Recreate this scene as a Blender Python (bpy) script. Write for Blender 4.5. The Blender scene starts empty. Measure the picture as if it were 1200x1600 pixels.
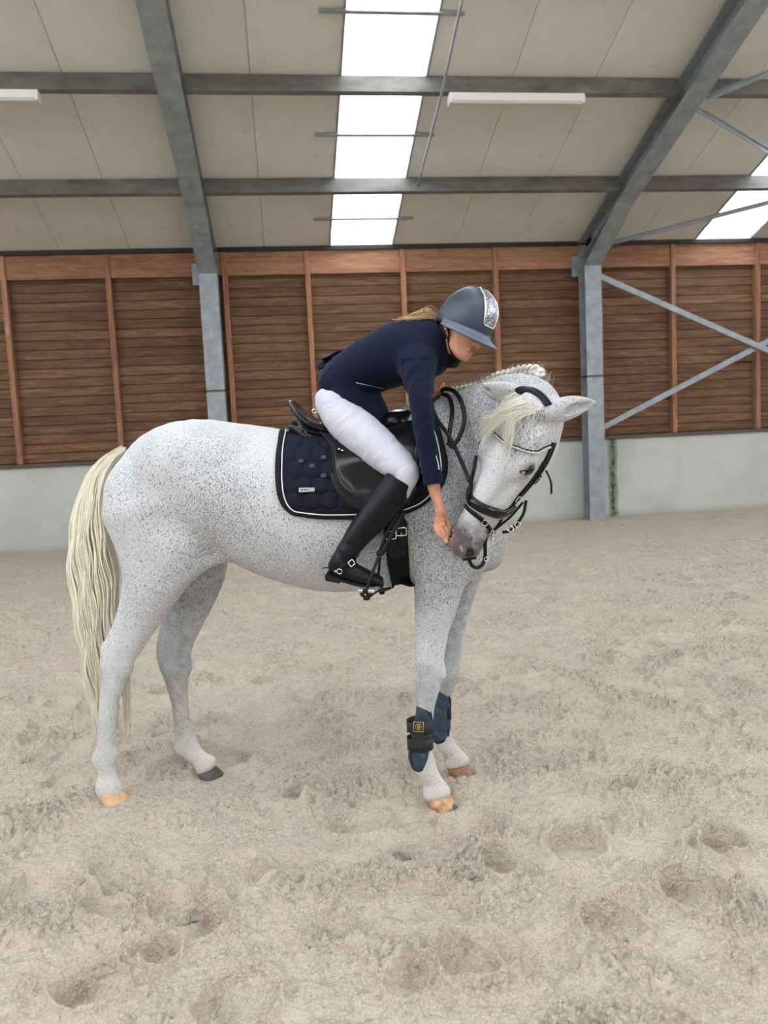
import bpy, math, random
import numpy as np
from mathutils import Vector, Matrix
from mathutils.bvhtree import BVHTree
random.seed(7)
rng = np.random.RandomState(11)

# ------------------------------------------------------------------ camera
CAM = np.array([0.0, 0.0, 1.55]); YAW, PITCH, ROLL, F = 0.1213, 0.0943, -0.0477, 1201.9
_f = np.array([math.sin(YAW)*math.cos(PITCH), math.cos(YAW)*math.cos(PITCH), -math.sin(PITCH)])
_r0 = np.array([math.cos(YAW), -math.sin(YAW), 0]); _u0 = np.cross(_r0, _f)
CR = math.cos(ROLL)*_r0 + math.sin(ROLL)*_u0
CU = -math.sin(ROLL)*_r0 + math.cos(ROLL)*_u0
CF = _f
cam = bpy.data.cameras.new('camera'); camo = bpy.data.objects.new('camera', cam)
bpy.context.collection.objects.link(camo)
M = Matrix.Identity(4)
for i in range(3):
    M[i][0], M[i][1], M[i][2], M[i][3] = CR[i], CU[i], -CF[i], CAM[i]
camo.matrix_world = M
cam.sensor_fit = 'HORIZONTAL'; cam.sensor_width = 36; cam.lens = 36*F/1200
cam.clip_start = 0.05; cam.clip_end = 300
cam.dof.use_dof = True; cam.dof.focus_distance = 3.1; cam.dof.aperture_fstop = 4.5
sc = bpy.context.scene; sc.camera = camo
# ------------------------------------------------------------------ sky and exposure
w = bpy.data.worlds.new('overcast_sky'); sc.world = w; w.use_nodes = True
bg = w.node_tree.nodes['Background']; bg.inputs[0].default_value = (0.93, 0.97, 1.0, 1); bg.inputs[1].default_value = 5.3
sc.view_settings.view_transform = 'Standard'; sc.view_settings.look = 'None'
sc.view_settings.exposure = 0.0; sc.view_settings.gamma = 1.0; sc.view_settings.use_curve_mapping = False

# ------------------------------------------------------------------ helpers
COL = bpy.context.collection
def nrm(v):
    v = np.asarray(v, float); return v/np.linalg.norm(v)
def ray(u, v):
    return CF + CR*(u-600)/F - CU*(v-800)/F           # depth-1 ray
def atY(u, v, Y):
    d = ray(u, v); return CAM + d*(Y-CAM[1])/d[1]
def mk(name, V, Fc, mat=None, parent=None, smooth=True, mats=None, midx=None):
    V = np.asarray(V, np.float32)
    me = bpy.data.meshes.new(name)
    if isinstance(Fc, np.ndarray):
        n, k = Fc.shape
        me.vertices.add(len(V)); me.vertices.foreach_set('co', V.ravel())
        me.loops.add(n*k); me.loops.foreach_set('vertex_index', Fc.astype(np.int32).ravel())
        me.polygons.add(n); me.polygons.foreach_set('loop_start', np.arange(0, n*k, k, dtype=np.int32))
        me.polygons.foreach_set('loop_total', np.full(n, k, np.int32))
        me.update(calc_edges=True)
    else:
        me.from_pydata(V.tolist(), [], Fc); me.update()
    if smooth: me.polygons.foreach_set('use_smooth', np.ones(len(me.polygons), bool))
    o = bpy.data.objects.new(name, me); COL.objects.link(o)
    if mats:
        for m in mats: me.materials.append(m)
        me.polygons.foreach_set('material_index', np.asarray(midx, np.int32))
    elif mat: me.materials.append(mat)
    if parent: o.parent = parent
    return o
def tag(o, label=None, cat=None, group=None, kind=None):
    if label: o['label'] = label
    if cat: o['category'] = cat
    if group: o['group'] = group
    if kind: o['kind'] = kind
    return o
def empty(name, label=None, cat=None, group=None, kind=None):
    o = bpy.data.objects.new(name, None); COL.objects.link(o); o.empty_display_size = .1
    return tag(o, label, cat, group, kind)
class MB:
    def __init__(s): s.V = []; s.F = []
    def add(s, V, Fc):
        b = len(s.V); s.V += [tuple(map(float, v)) for v in V]; s.F += [tuple(int(i)+b for i in f) for f in Fc]
    def box(s, lo, hi, bev=0.0):
        x0, y0, z0 = lo; x1, y1, z1 = hi
        s.obox(((x0+x1)/2, (y0+y1)/2, (z0+z1)/2), (1,0,0), (0,1,0), (0,0,1), (abs(x1-x0)/2, abs(y1-y0)/2, abs(z1-z0)/2), bev)
    def obox(s, c, ax, ay, az, h, bev=0.0):
        c = np.array(c, float); A = [nrm(ax), nrm(ay), nrm(az)]
        if bev <= 0:
            P = [c + A[0]*h[0]*i + A[1]*h[1]*j + A[2]*h[2]*k for k in (-1,1) for j in (-1,1) for i in (-1,1)]
            s.add(P, [(0,2,3,1),(4,5,7,6),(0,1,5,4),(2,6,7,3),(0,4,6,2),(1,3,7,5)]); return
        # chamfered box : octagon prisms along first axis with chamfered ends
        def sec(t, ins):
            a, b = h[1]-ins, h[2]-ins; q = bev
            pts = [(-a+q,-b),(a-q,-b),(a,-b+q),(a,b-q),(a-q,b),(-a+q,b),(-a,b-q),(-a,-b+q)]
            return [c + A[0]*t + A[1]*y + A[2]*z for y, z in pts]
        S = [sec(-h[0], bev), sec(-h[0]+bev, 0), sec(h[0]-bev, 0), sec(h[0], bev)]
        P = [p for q in S for p in q]; Fc = [tuple(range(7,-1,-1)), tuple(range(24,32))]
        for k in range(3):
            for i in range(8): Fc.append((k*8+i, k*8+(i+1)%8, k*8+8+(i+1)%8, k*8+8+i))
        s.add(P, Fc)
    def prism(s, poly, axis, a, b):
        """poly: 2D pts in the plane normal to axis (0,1,2); from a to b along it"""
        n = len(poly); P = []
        for t in (a, b):
            for (p, q) in poly:
                if axis == 0: P.append((t, p, q))
                elif axis == 1: P.append((p, t, q))
                else: P.append((p, q, t))
        s.add(P, [tuple(range(n-1,-1,-1)), tuple(range(n, 2*n))] + [(i, (i+1)%n, n+(i+1)%n, n+i) for i in range(n)])
    def tube(s, pts, r, k=8, cap=True):
        V, Fc = tube_geo(pts, r, k, cap); s.add(V, Fc)
    def build(s, name, mat=None, parent=None, smooth=False):
        return mk(name, s.V, s.F, mat, parent, smooth)
def frames(P):
    P = np.asarray(P, float); T = np.gradient(P, axis=0); T /= np.linalg.norm(T, axis=1)[:, None]+1e-12
    N = np.zeros_like(P); a = np.array([0, 0, 1.]) if abs(T[0][2]) < .9 else np.array([1., 0, 0])
    n = np.cross(T[0], a)
    for i in range(len(P)):
        n = n - T[i]*np.dot(n, T[i]); n /= np.linalg.norm(n)+1e-12; N[i] = n
    return T, N, np.cross(T, N)
def tube_geo(P, r, k=8, cap=True):
    P = np.asarray(P, float); n = len(P); r = np.broadcast_to(np.asarray(r, float), (n,))
    T, N, B = frames(P); a = np.arange(k)*2*math.pi/k
    V = (P[:, None] + r[:, None, None]*(np.cos(a)[None, :, None]*N[:, None] + np.sin(a)[None, :, None]*B[:, None])).reshape(-1, 3)
    Fc = [(i*k+j, i*k+(j+1) % k, (i+1)*k+(j+1) % k, (i+1)*k+j) for i in range(n-1) for j in range(k)]
    if cap: Fc += [tuple(range(k-1, -1, -1)), tuple((n-1)*k+j for j in range(k))]
    return V, Fc
def strands(lines, radii, k=4):
    """many tapered hairs in one mesh, all with same number of points"""
    L = np.asarray(lines, float); R = np.asarray(radii, float); m, n, _ = L.shape
    T = np.gradient(L, axis=1); T /= np.linalg.norm(T, axis=2)[..., None]+1e-9
    ref = np.array([.3, .9, .25]); N = np.cross(T, ref); N /= np.linalg.norm(N, axis=2)[..., None]+1e-9; B = np.cross(T, N)
    a = np.arange(k)*2*math.pi/k
    V = L[:, :, None] + R[:, :, None, None]*(np.cos(a)[None, None, :, None]*N[:, :, None] + np.sin(a)[None, None, :, None]*B[:, :, None])
    idx = np.arange(m*n*k).reshape(m, n, k); nx = np.roll(idx, -1, axis=2)
    Fc = np.stack([idx[:, :-1], nx[:, :-1], nx[:, 1:], idx[:, 1:]], -1).reshape(-1, 4)
    return V.reshape(-1, 3), Fc
def spl(P, n):
    """Catmull-Rom through rows of P (any dim), n samples per span"""
    P = np.asarray(P, float); Q = np.vstack([2*P[0]-P[1], P, 2*P[-1]-P[-2]]); out = []
    for i in range(len(P)-1):
        a, b, c, d = Q[i:i+4]
        for t in np.arange(n)/n:
            out.append(.5*((2*b)+(c-a)*t+(2*a-5*b+4*c-d)*t*t+(3*b-a-3*c+d)*t**3))
    out.append(P[-1]); return np.array(out)
def resamp(P, n):
    P = np.asarray(P, float); d = np.r_[0, np.cumsum(np.linalg.norm(np.diff(P, axis=0), axis=1))]
    t = np.linspace(0, d[-1], n); return np.stack([np.interp(t, d, P[:, i]) for i in range(P.shape[1])], 1)
# numpy gradient noise
_perm = rng.permutation(256); _perm = np.r_[_perm, _perm, _perm]
_g3 = rng.randn(256, 3); _g3 /= np.linalg.norm(_g3, axis=1)[:, None]
def pn3(x, y, z):
    x, y, z = np.broadcast_arrays(x, y, z); xi, yi, zi = np.floor(x).astype(int), np.floor(y).astype(int), np.floor(z).astype(int)
    fx, fy, fz = x-xi, y-yi, z-zi; fd = lambda t: t*t*t*(t*(t*6-15)+10); u, v, w_ = fd(fx), fd(fy), fd(fz); r = 0
    for i in (0, 1):
        for j in (0, 1):
            for k in (0, 1):
                g = _g3[_perm[_perm[_perm[(xi+i) & 255]+((yi+j) & 255)]+((zi+k) & 255)]]
                d = g[..., 0]*(fx-i)+g[..., 1]*(fy-j)+g[..., 2]*(fz-k)
                r = r + d*(u if i else 1-u)*(v if j else 1-v)*(w_ if k else 1-w_)
    return r
def pn2(x, y):
    xi, yi = np.floor(x).astype(int), np.floor(y).astype(int); fx, fy = x-xi, y-yi
    fd = lambda t: t*t*t*(t*(t*6-15)+10); u, v = fd(fx), fd(fy); r = 0
    for i in (0, 1):
        for j in (0, 1):
            g = _g3[_perm[_perm[(xi+i) & 255]+((yi+j) & 255)]]
            r = r + (g[..., 0]*(fx-i)+g[..., 1]*(fy-j))*(u if i else 1-u)*(v if j else 1-v)
    return r*1.3
# ------------------------------------------------------------------ materials
def srgb(r, g, b):
    f = lambda c: (c/255/12.92) if c/255 <= .04045 else ((c/255+.055)/1.055)**2.4
    return (f(r), f(g), f(b), 1)
class NT:
    def __init__(s, name):
        s.m = bpy.data.materials.new(name); s.m.use_nodes = True; s.t = s.m.node_tree; s.b = s.t.nodes['Principled BSDF']
        s.co = None
    def n(s, typ, **kw):
        nd = s.t.nodes.new(typ)
        for k, v in kw.items(): setattr(nd, k, v)
        return nd
    def l(s, a, b): s.t.links.new(a, b)
    def coord(s, scale=(1, 1, 1), rot=(0, 0, 0), src='Object', loc=(0, 0, 0)):
        c = s.n('ShaderNodeTexCoord'); mp = s.n('ShaderNodeMapping'); mp.inputs['Scale'].default_value = scale; mp.inputs['Rotation'].default_value = rot
        mp.inputs['Location'].default_value = loc
        s.l(c.outputs[src], mp.inputs[0]); return mp.outputs[0]
    def noise(s, vec, scale, detail=3, rough=.55, out='Fac', dist=0):
        nd = s.n('ShaderNodeTexNoise'); nd.inputs['Scale'].default_value = scale; nd.inputs['Detail'].default_value = detail
        nd.inputs['Roughness'].default_value = rough; nd.inputs['Distortion'].default_value = dist
        if vec is not None: s.l(vec, nd.inputs['Vector'])
        return nd.outputs[out]
    def ramp(s, fac, stops, interp='LINEAR'):
        nd = s.n('ShaderNodeValToRGB'); nd.color_ramp.interpolation = interp; e = nd.color_ramp.elements
        while len(e) < len(stops): e.new(.5)
        for q, (p, c) in zip(e, stops):
            q.position = p; q.color = c if len(c) == 4 else (*c, 1)
        s.l(fac, nd.inputs[0]); return nd.outputs[0]
    def mix(s, fac, a, b, mode='MIX'):
        nd = s.n('ShaderNodeMix', data_type='RGBA', blend_type=mode)
        for v, i in ((fac, nd.inputs[0]), (a, nd.inputs[6]), (b, nd.inputs[7])):
            if hasattr(v, 'links') or hasattr(v, 'is_linked'): s.l(v, i)
            else: i.default_value = v
        return nd.outputs[2]
    def math(s, op, a, b=None, c=None, clamp=False):
        nd = s.n('ShaderNodeMath', operation=op); nd.use_clamp = clamp
        for v, i in ((a, 0), (b, 1), (c, 2)):
            if v is None: continue
            if hasattr(v, 'is_linked'): s.l(v, nd.inputs[i])
            else: nd.inputs[i].default_value = v
        return nd.outputs[0]
    def bump(s, h, strength=.3, dist=.01, normal=None):
        nd = s.n('ShaderNodeBump'); nd.inputs['Strength'].default_value = strength; nd.inputs['Distance'].default_value = dist
        s.l(h, nd.inputs['Height'])
        if normal is not None: s.l(normal, nd.inputs['Normal'])
        s.l(nd.outputs[0], s.b.inputs['Normal']); return nd.outputs[0]
    def base(s, c):
        if hasattr(c, 'is_linked'): s.l(c, s.b.inputs['Base Color'])
        else: s.b.inputs['Base Color'].default_value = c
        return s
    def set(s, **kw):
        names = dict(rough='Roughness', metal='Metallic', spec='Specular IOR Level', sheen='Sheen Weight', coat='Coat Weight', sss='Subsurface Weight', coatr='Coat Roughness')
        for k, v in kw.items():
            i = s.b.inputs[names[k]]
            if hasattr(v, 'is_linked'): s.l(v, i)
            else: i.default_value = v
        return s
def simple(name, col, rough=.5, metal=0, bump=None, var=.0, **kw):
    t = NT(name); t.set(rough=rough, metal=metal, **kw)
    if var or bump:
        v = t.coord()
        if var:
            f = t.noise(v, 12, 4); c2 = tuple(max(0, x*(1-var)) for x in col[:3])+(1,); c1 = tuple(min(1, x*(1+var)) for x in col[:3])+(1,)
            t.base(t.ramp(f, [(.3, c2), (.7, c1)]))
        else: t.base(col)
        if bump: t.bump(t.noise(v, bump[0], 3), bump[1], bump[2])
    else: t.base(col)
    return t.m

MT = {}
def steel_mat():
    t = NT('galvanised_steel'); v = t.coord()
    a = t.noise(v, 6, 5, .6); b = t.n('ShaderNodeTexVoronoi'); b.inputs['Scale'].default_value = 40; t.l(v, b.inputs['Vector'])
    c = t.ramp(a, [(.25, srgb(122, 130, 136)), (.75, srgb(168, 176, 181))])
    c = t.mix(.2, c, t.ramp(b.outputs['Distance'], [(0, srgb(115, 122, 126)), (1, srgb(165, 170, 172))]))
    t.base(c).set(rough=.55, metal=.25); return t.m
MT['steel'] = steel_mat()
def steel_dark():
    t = NT('dusty_galvanised_purlin'); v = t.coord((.4, 1, 1))
    a = t.noise(v, 5, 6, .7); g = t.n('ShaderNodeTexCoord')
    t.base(t.ramp(a, [(.3, srgb(84, 82, 78)), (.6, srgb(118, 117, 112)), (.8, srgb(142, 142, 138))])).set(rough=.6, metal=.2); return t.m
MT['purlin'] = steel_dark()
def wood_mat(name, c0, c1, c2, lng='x'):
    t = NT(name); oi = t.n('ShaderNodeObjectInfo')
    sc_ = (1.1, 12, 12) if lng == 'x' else (12, 12, 1.1)
    tc = t.n('ShaderNodeTexCoord'); geo = t.n('ShaderNodeNewGeometry'); mp = t.n('ShaderNodeMapping'); mp.inputs['Scale'].default_value = sc_
    off = t.n('ShaderNodeVectorMath', operation='MULTIPLY_ADD'); cmb = t.n('ShaderNodeCombineXYZ')
    for i in range(3): t.l(oi.outputs['Random'], cmb.inputs[i])
    t.l(cmb.outputs[0], off.inputs[0]); off.inputs[1].default_value = (37, 53, 71); t.l(geo.outputs['Position'], off.inputs[2])
    t.l(off.outputs[0], mp.inputs[0]); v = mp.outputs[0]
    a = t.noise(v, 1.6, 6, .62, dist=.6)
    c = t.ramp(a, [(.3, c0), (.5, c1), (.72, c2)])
    b = t.noise(v, 7, 3, .6); c = t.mix(.35, c, t.ramp(b, [(.35, c0), (.7, c2)]))
    hs = t.n('ShaderNodeHueSaturation'); hs.inputs['Saturation'].default_value = 1.0
    t.l(t.math('MULTIPLY_ADD', oi.outputs['Random'], .36, .80), hs.inputs['Value']); t.l(c, hs.inputs['Color'])
    # knots
    k = t.n('ShaderNodeTexVoronoi'); k.inputs['Scale'].default_value = .55; t.l(v, k.inputs['Vector'])
    kf = t.ramp(k.outputs['Distance'], [(.03, (1, 1, 1)), (.1, (0, 0, 0))])
    c = t.mix(t.math('MULTIPLY', kf, .5), hs.outputs[0], tuple(x*.4 for x in c0[:3])+(1,))
    t.base(c).set(rough=.75, spec=.25); t.bump(a, .35, .01); return t.m
MT['plank'] = wood_mat('weathered_brown_plank', srgb(74, 50, 38), srgb(106, 76, 56), srgb(146, 114, 88))
MT['fascia'] = wood_mat('reddish_fascia_board', srgb(116, 78, 58), srgb(150, 108, 84), srgb(184, 142, 114))
MT['stud'] = wood_mat('reddish_stud_timber', srgb(116, 78, 58), srgb(154, 110, 86), srgb(184, 142, 114), 'z')
def concrete():
    t = NT('pale_concrete'); v = t.coord()
    a = t.noise(v, 1.3, 6, .6); b = t.noise(v, 60, 3, .7); st = t.noise(t.coord((6, 6, .7)), 1.0, 4)
    c = t.ramp(a, [(.3, srgb(176, 182, 178)), (.7, srgb(200, 205, 200))])
    c = t.mix(t.math('MULTIPLY', st, .25), c, srgb(158, 162, 156)); c = t.mix(.12, c, t.ramp(b, [(.3, srgb(120, 124, 120)), (.6, srgb(215, 218, 212))]))
    # green algae streak below the brace foot, and a browner, darker tone towards the ground
    geo = t.n('ShaderNodeNewGeometry'); sp = t.n('ShaderNodeSeparateXYZ'); t.l(geo.outputs['Position'], sp.inputs[0])
    wob = t.math('MULTIPLY_ADD', t.noise(v, 6, 4), .12, -.06)
    dx = t.math('ABSOLUTE', t.math('ADD', t.math('SUBTRACT', sp.outputs[0], 5.62), wob))
    gm = t.math('MULTIPLY', t.math('LESS_THAN', dx, .085), t.math('SMOOTH_MIN', t.noise(v, 11, 5), 1, .1))
    soft = t.math('SUBTRACT', 1.0, t.math('DIVIDE', dx, .10), clamp=True)
    gm = t.math('MULTIPLY', t.math('POWER', soft, .6), t.math('MULTIPLY_ADD', t.noise(v, 14, 4), 1.6, .1), clamp=True)
    c = t.mix(gm, c, srgb(62, 82, 36))
    lo = t.math('SUBTRACT', 1.0, t.math('DIVIDE', sp.outputs[2], .12), clamp=True)
    c = t.mix(t.math('MULTIPLY', lo, .5), c, srgb(140, 130, 112))
    t.base(c).set(rough=.85, spec=.2); t.bump(b, .15, .004); return t.m
MT['concrete'] = concrete()
def sand():
    t = NT('arena_sand'); v = t.coord()
    a = t.noise(v, .9, 5, .6); b = t.noise(v, 26, 5, .7); f = t.noise(v, 170, 3, .7)
    c = t.ramp(a, [(.3, srgb(164, 151, 138)), (.5, srgb(178, 166, 152)), (.7, srgb(183, 174, 153))])
    c = t.mix(.55, c, t.ramp(b, [(.30, srgb(112, 100, 88)), (.48, srgb(194, 183, 168))]))
    c = t.mix(.35, c, t.ramp(f, [(.32, srgb(108, 97, 86)), (.5, srgb(206, 196, 181))]))
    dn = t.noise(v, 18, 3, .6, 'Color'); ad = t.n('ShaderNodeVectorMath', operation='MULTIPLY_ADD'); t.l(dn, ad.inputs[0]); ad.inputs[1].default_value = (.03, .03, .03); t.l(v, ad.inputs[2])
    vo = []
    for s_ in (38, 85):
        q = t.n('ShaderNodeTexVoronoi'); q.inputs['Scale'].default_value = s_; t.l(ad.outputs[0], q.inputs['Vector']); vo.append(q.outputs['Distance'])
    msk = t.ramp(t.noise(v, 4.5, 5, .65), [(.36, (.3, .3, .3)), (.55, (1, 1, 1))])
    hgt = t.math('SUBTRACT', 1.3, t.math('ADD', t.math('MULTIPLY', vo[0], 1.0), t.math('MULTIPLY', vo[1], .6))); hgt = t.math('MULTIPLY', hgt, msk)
    crev_shade = t.ramp(vo[1], [(.25, (0, 0, 0)), (.75, (1, 1, 1))]); c = t.mix(t.math('MULTIPLY', t.math('MULTIPLY', crev_shade, msk), .26), c, srgb(104, 92, 82))  # crevices between crumbs darkened in the colour, standing in for shade
    t.base(c).set(rough=.95, spec=.15)
    t.bump(t.math('ADD', t.math('ADD', t.math('MULTIPLY', b, .8), t.math('MULTIPLY', f, .4)), t.math('MULTIPLY', hgt, 1.0)), .75, .013); return t.m
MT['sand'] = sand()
def panel():
    t = NT('cream_roof_sheet'); v = t.coord(); a = t.noise(v, .8, 6, .65); oi = t.n('ShaderNodeObjectInfo')
    c = t.ramp(a, [(.25, srgb(210, 209, 200)), (.75, srgb(226, 225, 218))])
    dirt = t.noise(v, 3.5, 6, .7); c = t.mix(t.ramp(dirt, [(.55, (0, 0, 0)), (.8, (.35, .35, .35))]), c, srgb(165, 157, 140))
    wv = t.n('ShaderNodeTexWave', bands_direction='X'); wv.inputs['Scale'].default_value = 6.5; t.l(v, wv.inputs['Vector'])
    t.base(c).set(rough=.6, spec=.3); t.bump(t.ramp(wv.outputs['Fac'], [(.0, (0, 0, 0)), (.12, (1, 1, 1))]), .35, .004); return t.m
MT['panel'] = panel()
def skyl():
    t = NT('translucent_skylight_sheet'); nt = t.t
    tr = t.n('ShaderNodeBsdfTransparent'); tl = t.n('ShaderNodeBsdfTranslucent'); mx = t.n('ShaderNodeMixShader')
    tr.inputs[0].default_value = (1, 1, 1, 1); tl.inputs[0].default_value = (.95, .97, 1, 1); mx.inputs[0].default_value = .25
    t.l(tr.outputs[0], mx.inputs[1]); t.l(tl.outputs[0], mx.inputs[2]); t.l(mx.outputs[0], nt.nodes['Material Output'].inputs[0]); return t.m
MT['skylight'] = skyl()
MT['black'] = simple('black_seal', (.015, .015, .015, 1), .6)
MT['white_plastic'] = simple('white_batten_plastic', srgb(225, 222, 215), .4)
MT['diffuser'] = simple('frosted_tube_cover', srgb(215, 215, 212), .25)
MT['rail'] = simple('dark_rail', srgb(84, 74, 66), .6, var=.2)

# ------------------------------------------------------------------ the hall
D = 12.84; HC = 1.372; HE = 4.668; SL = .3301
def roof_z(y): return HE + (D-y)*SL
# sand floor: real relief, finer near the viewer
HOOF = []   # filled: (x, y, radius, depth, angle)
HOOVES_XY = []
def build_floor():
    nr, nc = 940, 840
    ys = 1.15*np.exp(np.linspace(0, math.log((D+.05)/1.15), nr)); s = np.linspace(-1, 1, nc)
    Y = np.repeat(ys[:, None], nc, 1); X = s[None]*(.62*ys[:, None]+.45) + .125*ys[:, None]
    z = .018*pn2(X*1.1+3, Y*1.1) + .012*pn2(X*3.1, Y*3.1+9)
    m = np.clip(pn2(X*2.3+40, Y*2.3)*1.6+.5, 0, 1); m2 = np.clip(pn2(X*4.7+80, Y*4.7+7)*2+.45, 0, 1)
    Xw = X+.02*pn2(X*9, Y*9+5); Yw = Y+.02*pn2(X*9+31, Y*9)
    cl = 1-np.abs(pn2(Xw*13+5, Yw*15))*2.2; cl = np.clip(cl, -.5, 1)
    cr = np.clip(pn2(Xw*34, Yw*38+2)*1.6, -.6, 1); fn = pn2(X*85, Y*90)
    def cells(sx, seed):
        gx, gy = X/sx, Y/sx; ix, iy = np.floor(gx).astype(int), np.floor(gy).astype(int); best = np.full(X.shape, 9.); hb = np.zeros(X.shape)
        RJ = np.random.RandomState(seed); J = RJ.rand(3, 4096)
        for a in (-1, 0, 1):
            for b_ in (-1, 0, 1):
                k = ((ix+a)*7919+(iy+b_)*104729+seed) & 4095; d = (gx-ix-a-J[0][k])**2+(gy-iy-b_-J[1][k])**2; q = d < best; best = np.where(q, d, best); hb = np.where(q, J[2][k], hb)
        return hb, best
    mm = np.clip(pn2(X*1.9+70, Y*2.2+3)*2.6+.62, 0, 1); mm2 = np.clip(pn2(X*4.1+17, Y*4.1+7)*2.4+.60, 0, 1); rough = mm*mm2*.85+.15
    h0, d0 = cells(.085, 21); dome0 = np.sqrt(np.clip(1-d0*1.5, 0, 1))*h0; h1, d1 = cells(.030, 3); h2, d2 = cells(.015, 8); far1 = np.clip((13-Y)/5, 0, 1); far2 = np.clip((6-Y)/2.5, 0, 1)
    dome1 = np.sqrt(np.clip(1-d1*1.9, 0, 1))*h1; dome2 = np.sqrt(np.clip(1-d2*1.7, 0, 1))*h2
    tex = rough*(.020*dome0*np.clip((Y-2.5)/2, .25, 1)+.030*dome1*far1+.016*dome2*far2+.014*cl+.010*cr)+.0026*fn+.004*cl
    old = (.012*cl*(.3+.7*m) + .013*np.sign(cr)*np.abs(cr)**.8*(.35+.65*m2) + .0055*fn)
    # scattered clods
    tex += .018*np.clip(pn2(X*21+11, Y*21)-.30, 0, 1)*m*2.4 - .020*np.clip(pn2(X*17+51, Y*19)-.36, 0, 1)*2.2
    smooth = np.zeros_like(z)
    R2 = np.random.RandomState(5)
    prints = []
    fixed = [(185, 1375, .085), (372, 1365, .1), (372, 1575, .1), (150, 1555, .09), (245, 1500, .07), (530, 1465, .06), (310, 1450, .09), (1085, 1405, .1), (955, 1450, .09), (745, 1510, .1),
             (630, 1345, .05), (775, 1355, .07), (465, 1243, .06), (730, 1380, .06), (1130, 1325, .08), (900, 1325, .11), (740, 1300, .12), (60, 1395, .12), (560, 1290, .1), (960, 1240, .08), (270, 1430, .08)]
    for (u, v_, r) in fixed:
        d = ray(u, v_); p = CAM + d*(-CAM[2]/d[2]); prints.append((p[0], p[1], r, .032+.016*R2.rand(), R2.rand()*6.28))
    for _ in range(230):
        y = 1.6+10.5*R2.rand()**.8; x = .12*y+(R2.rand()*2-1)*(.55*y+.2); prints.append((x, y, .06+.05*R2.rand(), .010+.026*R2.rand()**2, R2.rand()*6.28))
    for (x, y, r, dp, an) in prints:
        ca, sa = math.cos(an), math.sin(an)
        j = np.where(np.abs(ys-y) < r*2.2)[0]
        if not len(j): continue
        a, b = j[0], j[-1]+1; dx = X[a:b]-x; dy = Y[a:b]-y
        q = np.sqrt(((dx*ca+dy*sa)/1.15)**2+((-dx*sa+dy*ca)/.9)**2)/r
        q = q*(1+.12*pn2(X[a:b]*14, Y[a:b]*14))
        side = .45+.55*np.clip((dx*ca+dy*sa)/r*1.2, -.8, 1)
        ins = 1/(1+np.exp(np.clip((q-1)*22, -30, 30))); z[a:b] += -1.5*dp*ins*side + dp*.7*np.exp(-((q-1.22)/.16)**2)
        smooth[a:b] = np.maximum(smooth[a:b], .8*ins)
    far = np.clip((13-Y)/6, .5, 1)
    z += tex*(1-.85*smooth)*far
    for (x, y) in HOOVES_XY:
        q = np.sqrt((X-x)**2+(Y-y)**2); z = z*np.clip((q-.03)/.09, 0, 1)+.006*np.exp(-((q-.10)/.03)**2)-.002*np.exp(-(q/.08)**2)
    # trampled fillet against the wall
    V = np.stack([X, Y, z], -1).reshape(-1, 3); idx = np.arange(nr*nc).reshape(nr, nc)
    Fc = np.stack([idx[:-1, :-1], idx[:-1, 1:], idx[1:, 1:], idx[1:, :-1]], -1).reshape(-1, 4)
    b = len(V); V = np.vstack([V, [[-26, -14, -.05], [26, -14, -.05], [26, D+.1, -.05], [-26, D+.1, -.05]]]); Fc = np.vstack([Fc, [[b, b+1, b+2, b+3]]])
    o = mk('floor', V, Fc, MT['sand']); tag(o, 'loose beige arena sand pressed with hoofprints', 'floor', kind='structure')
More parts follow.
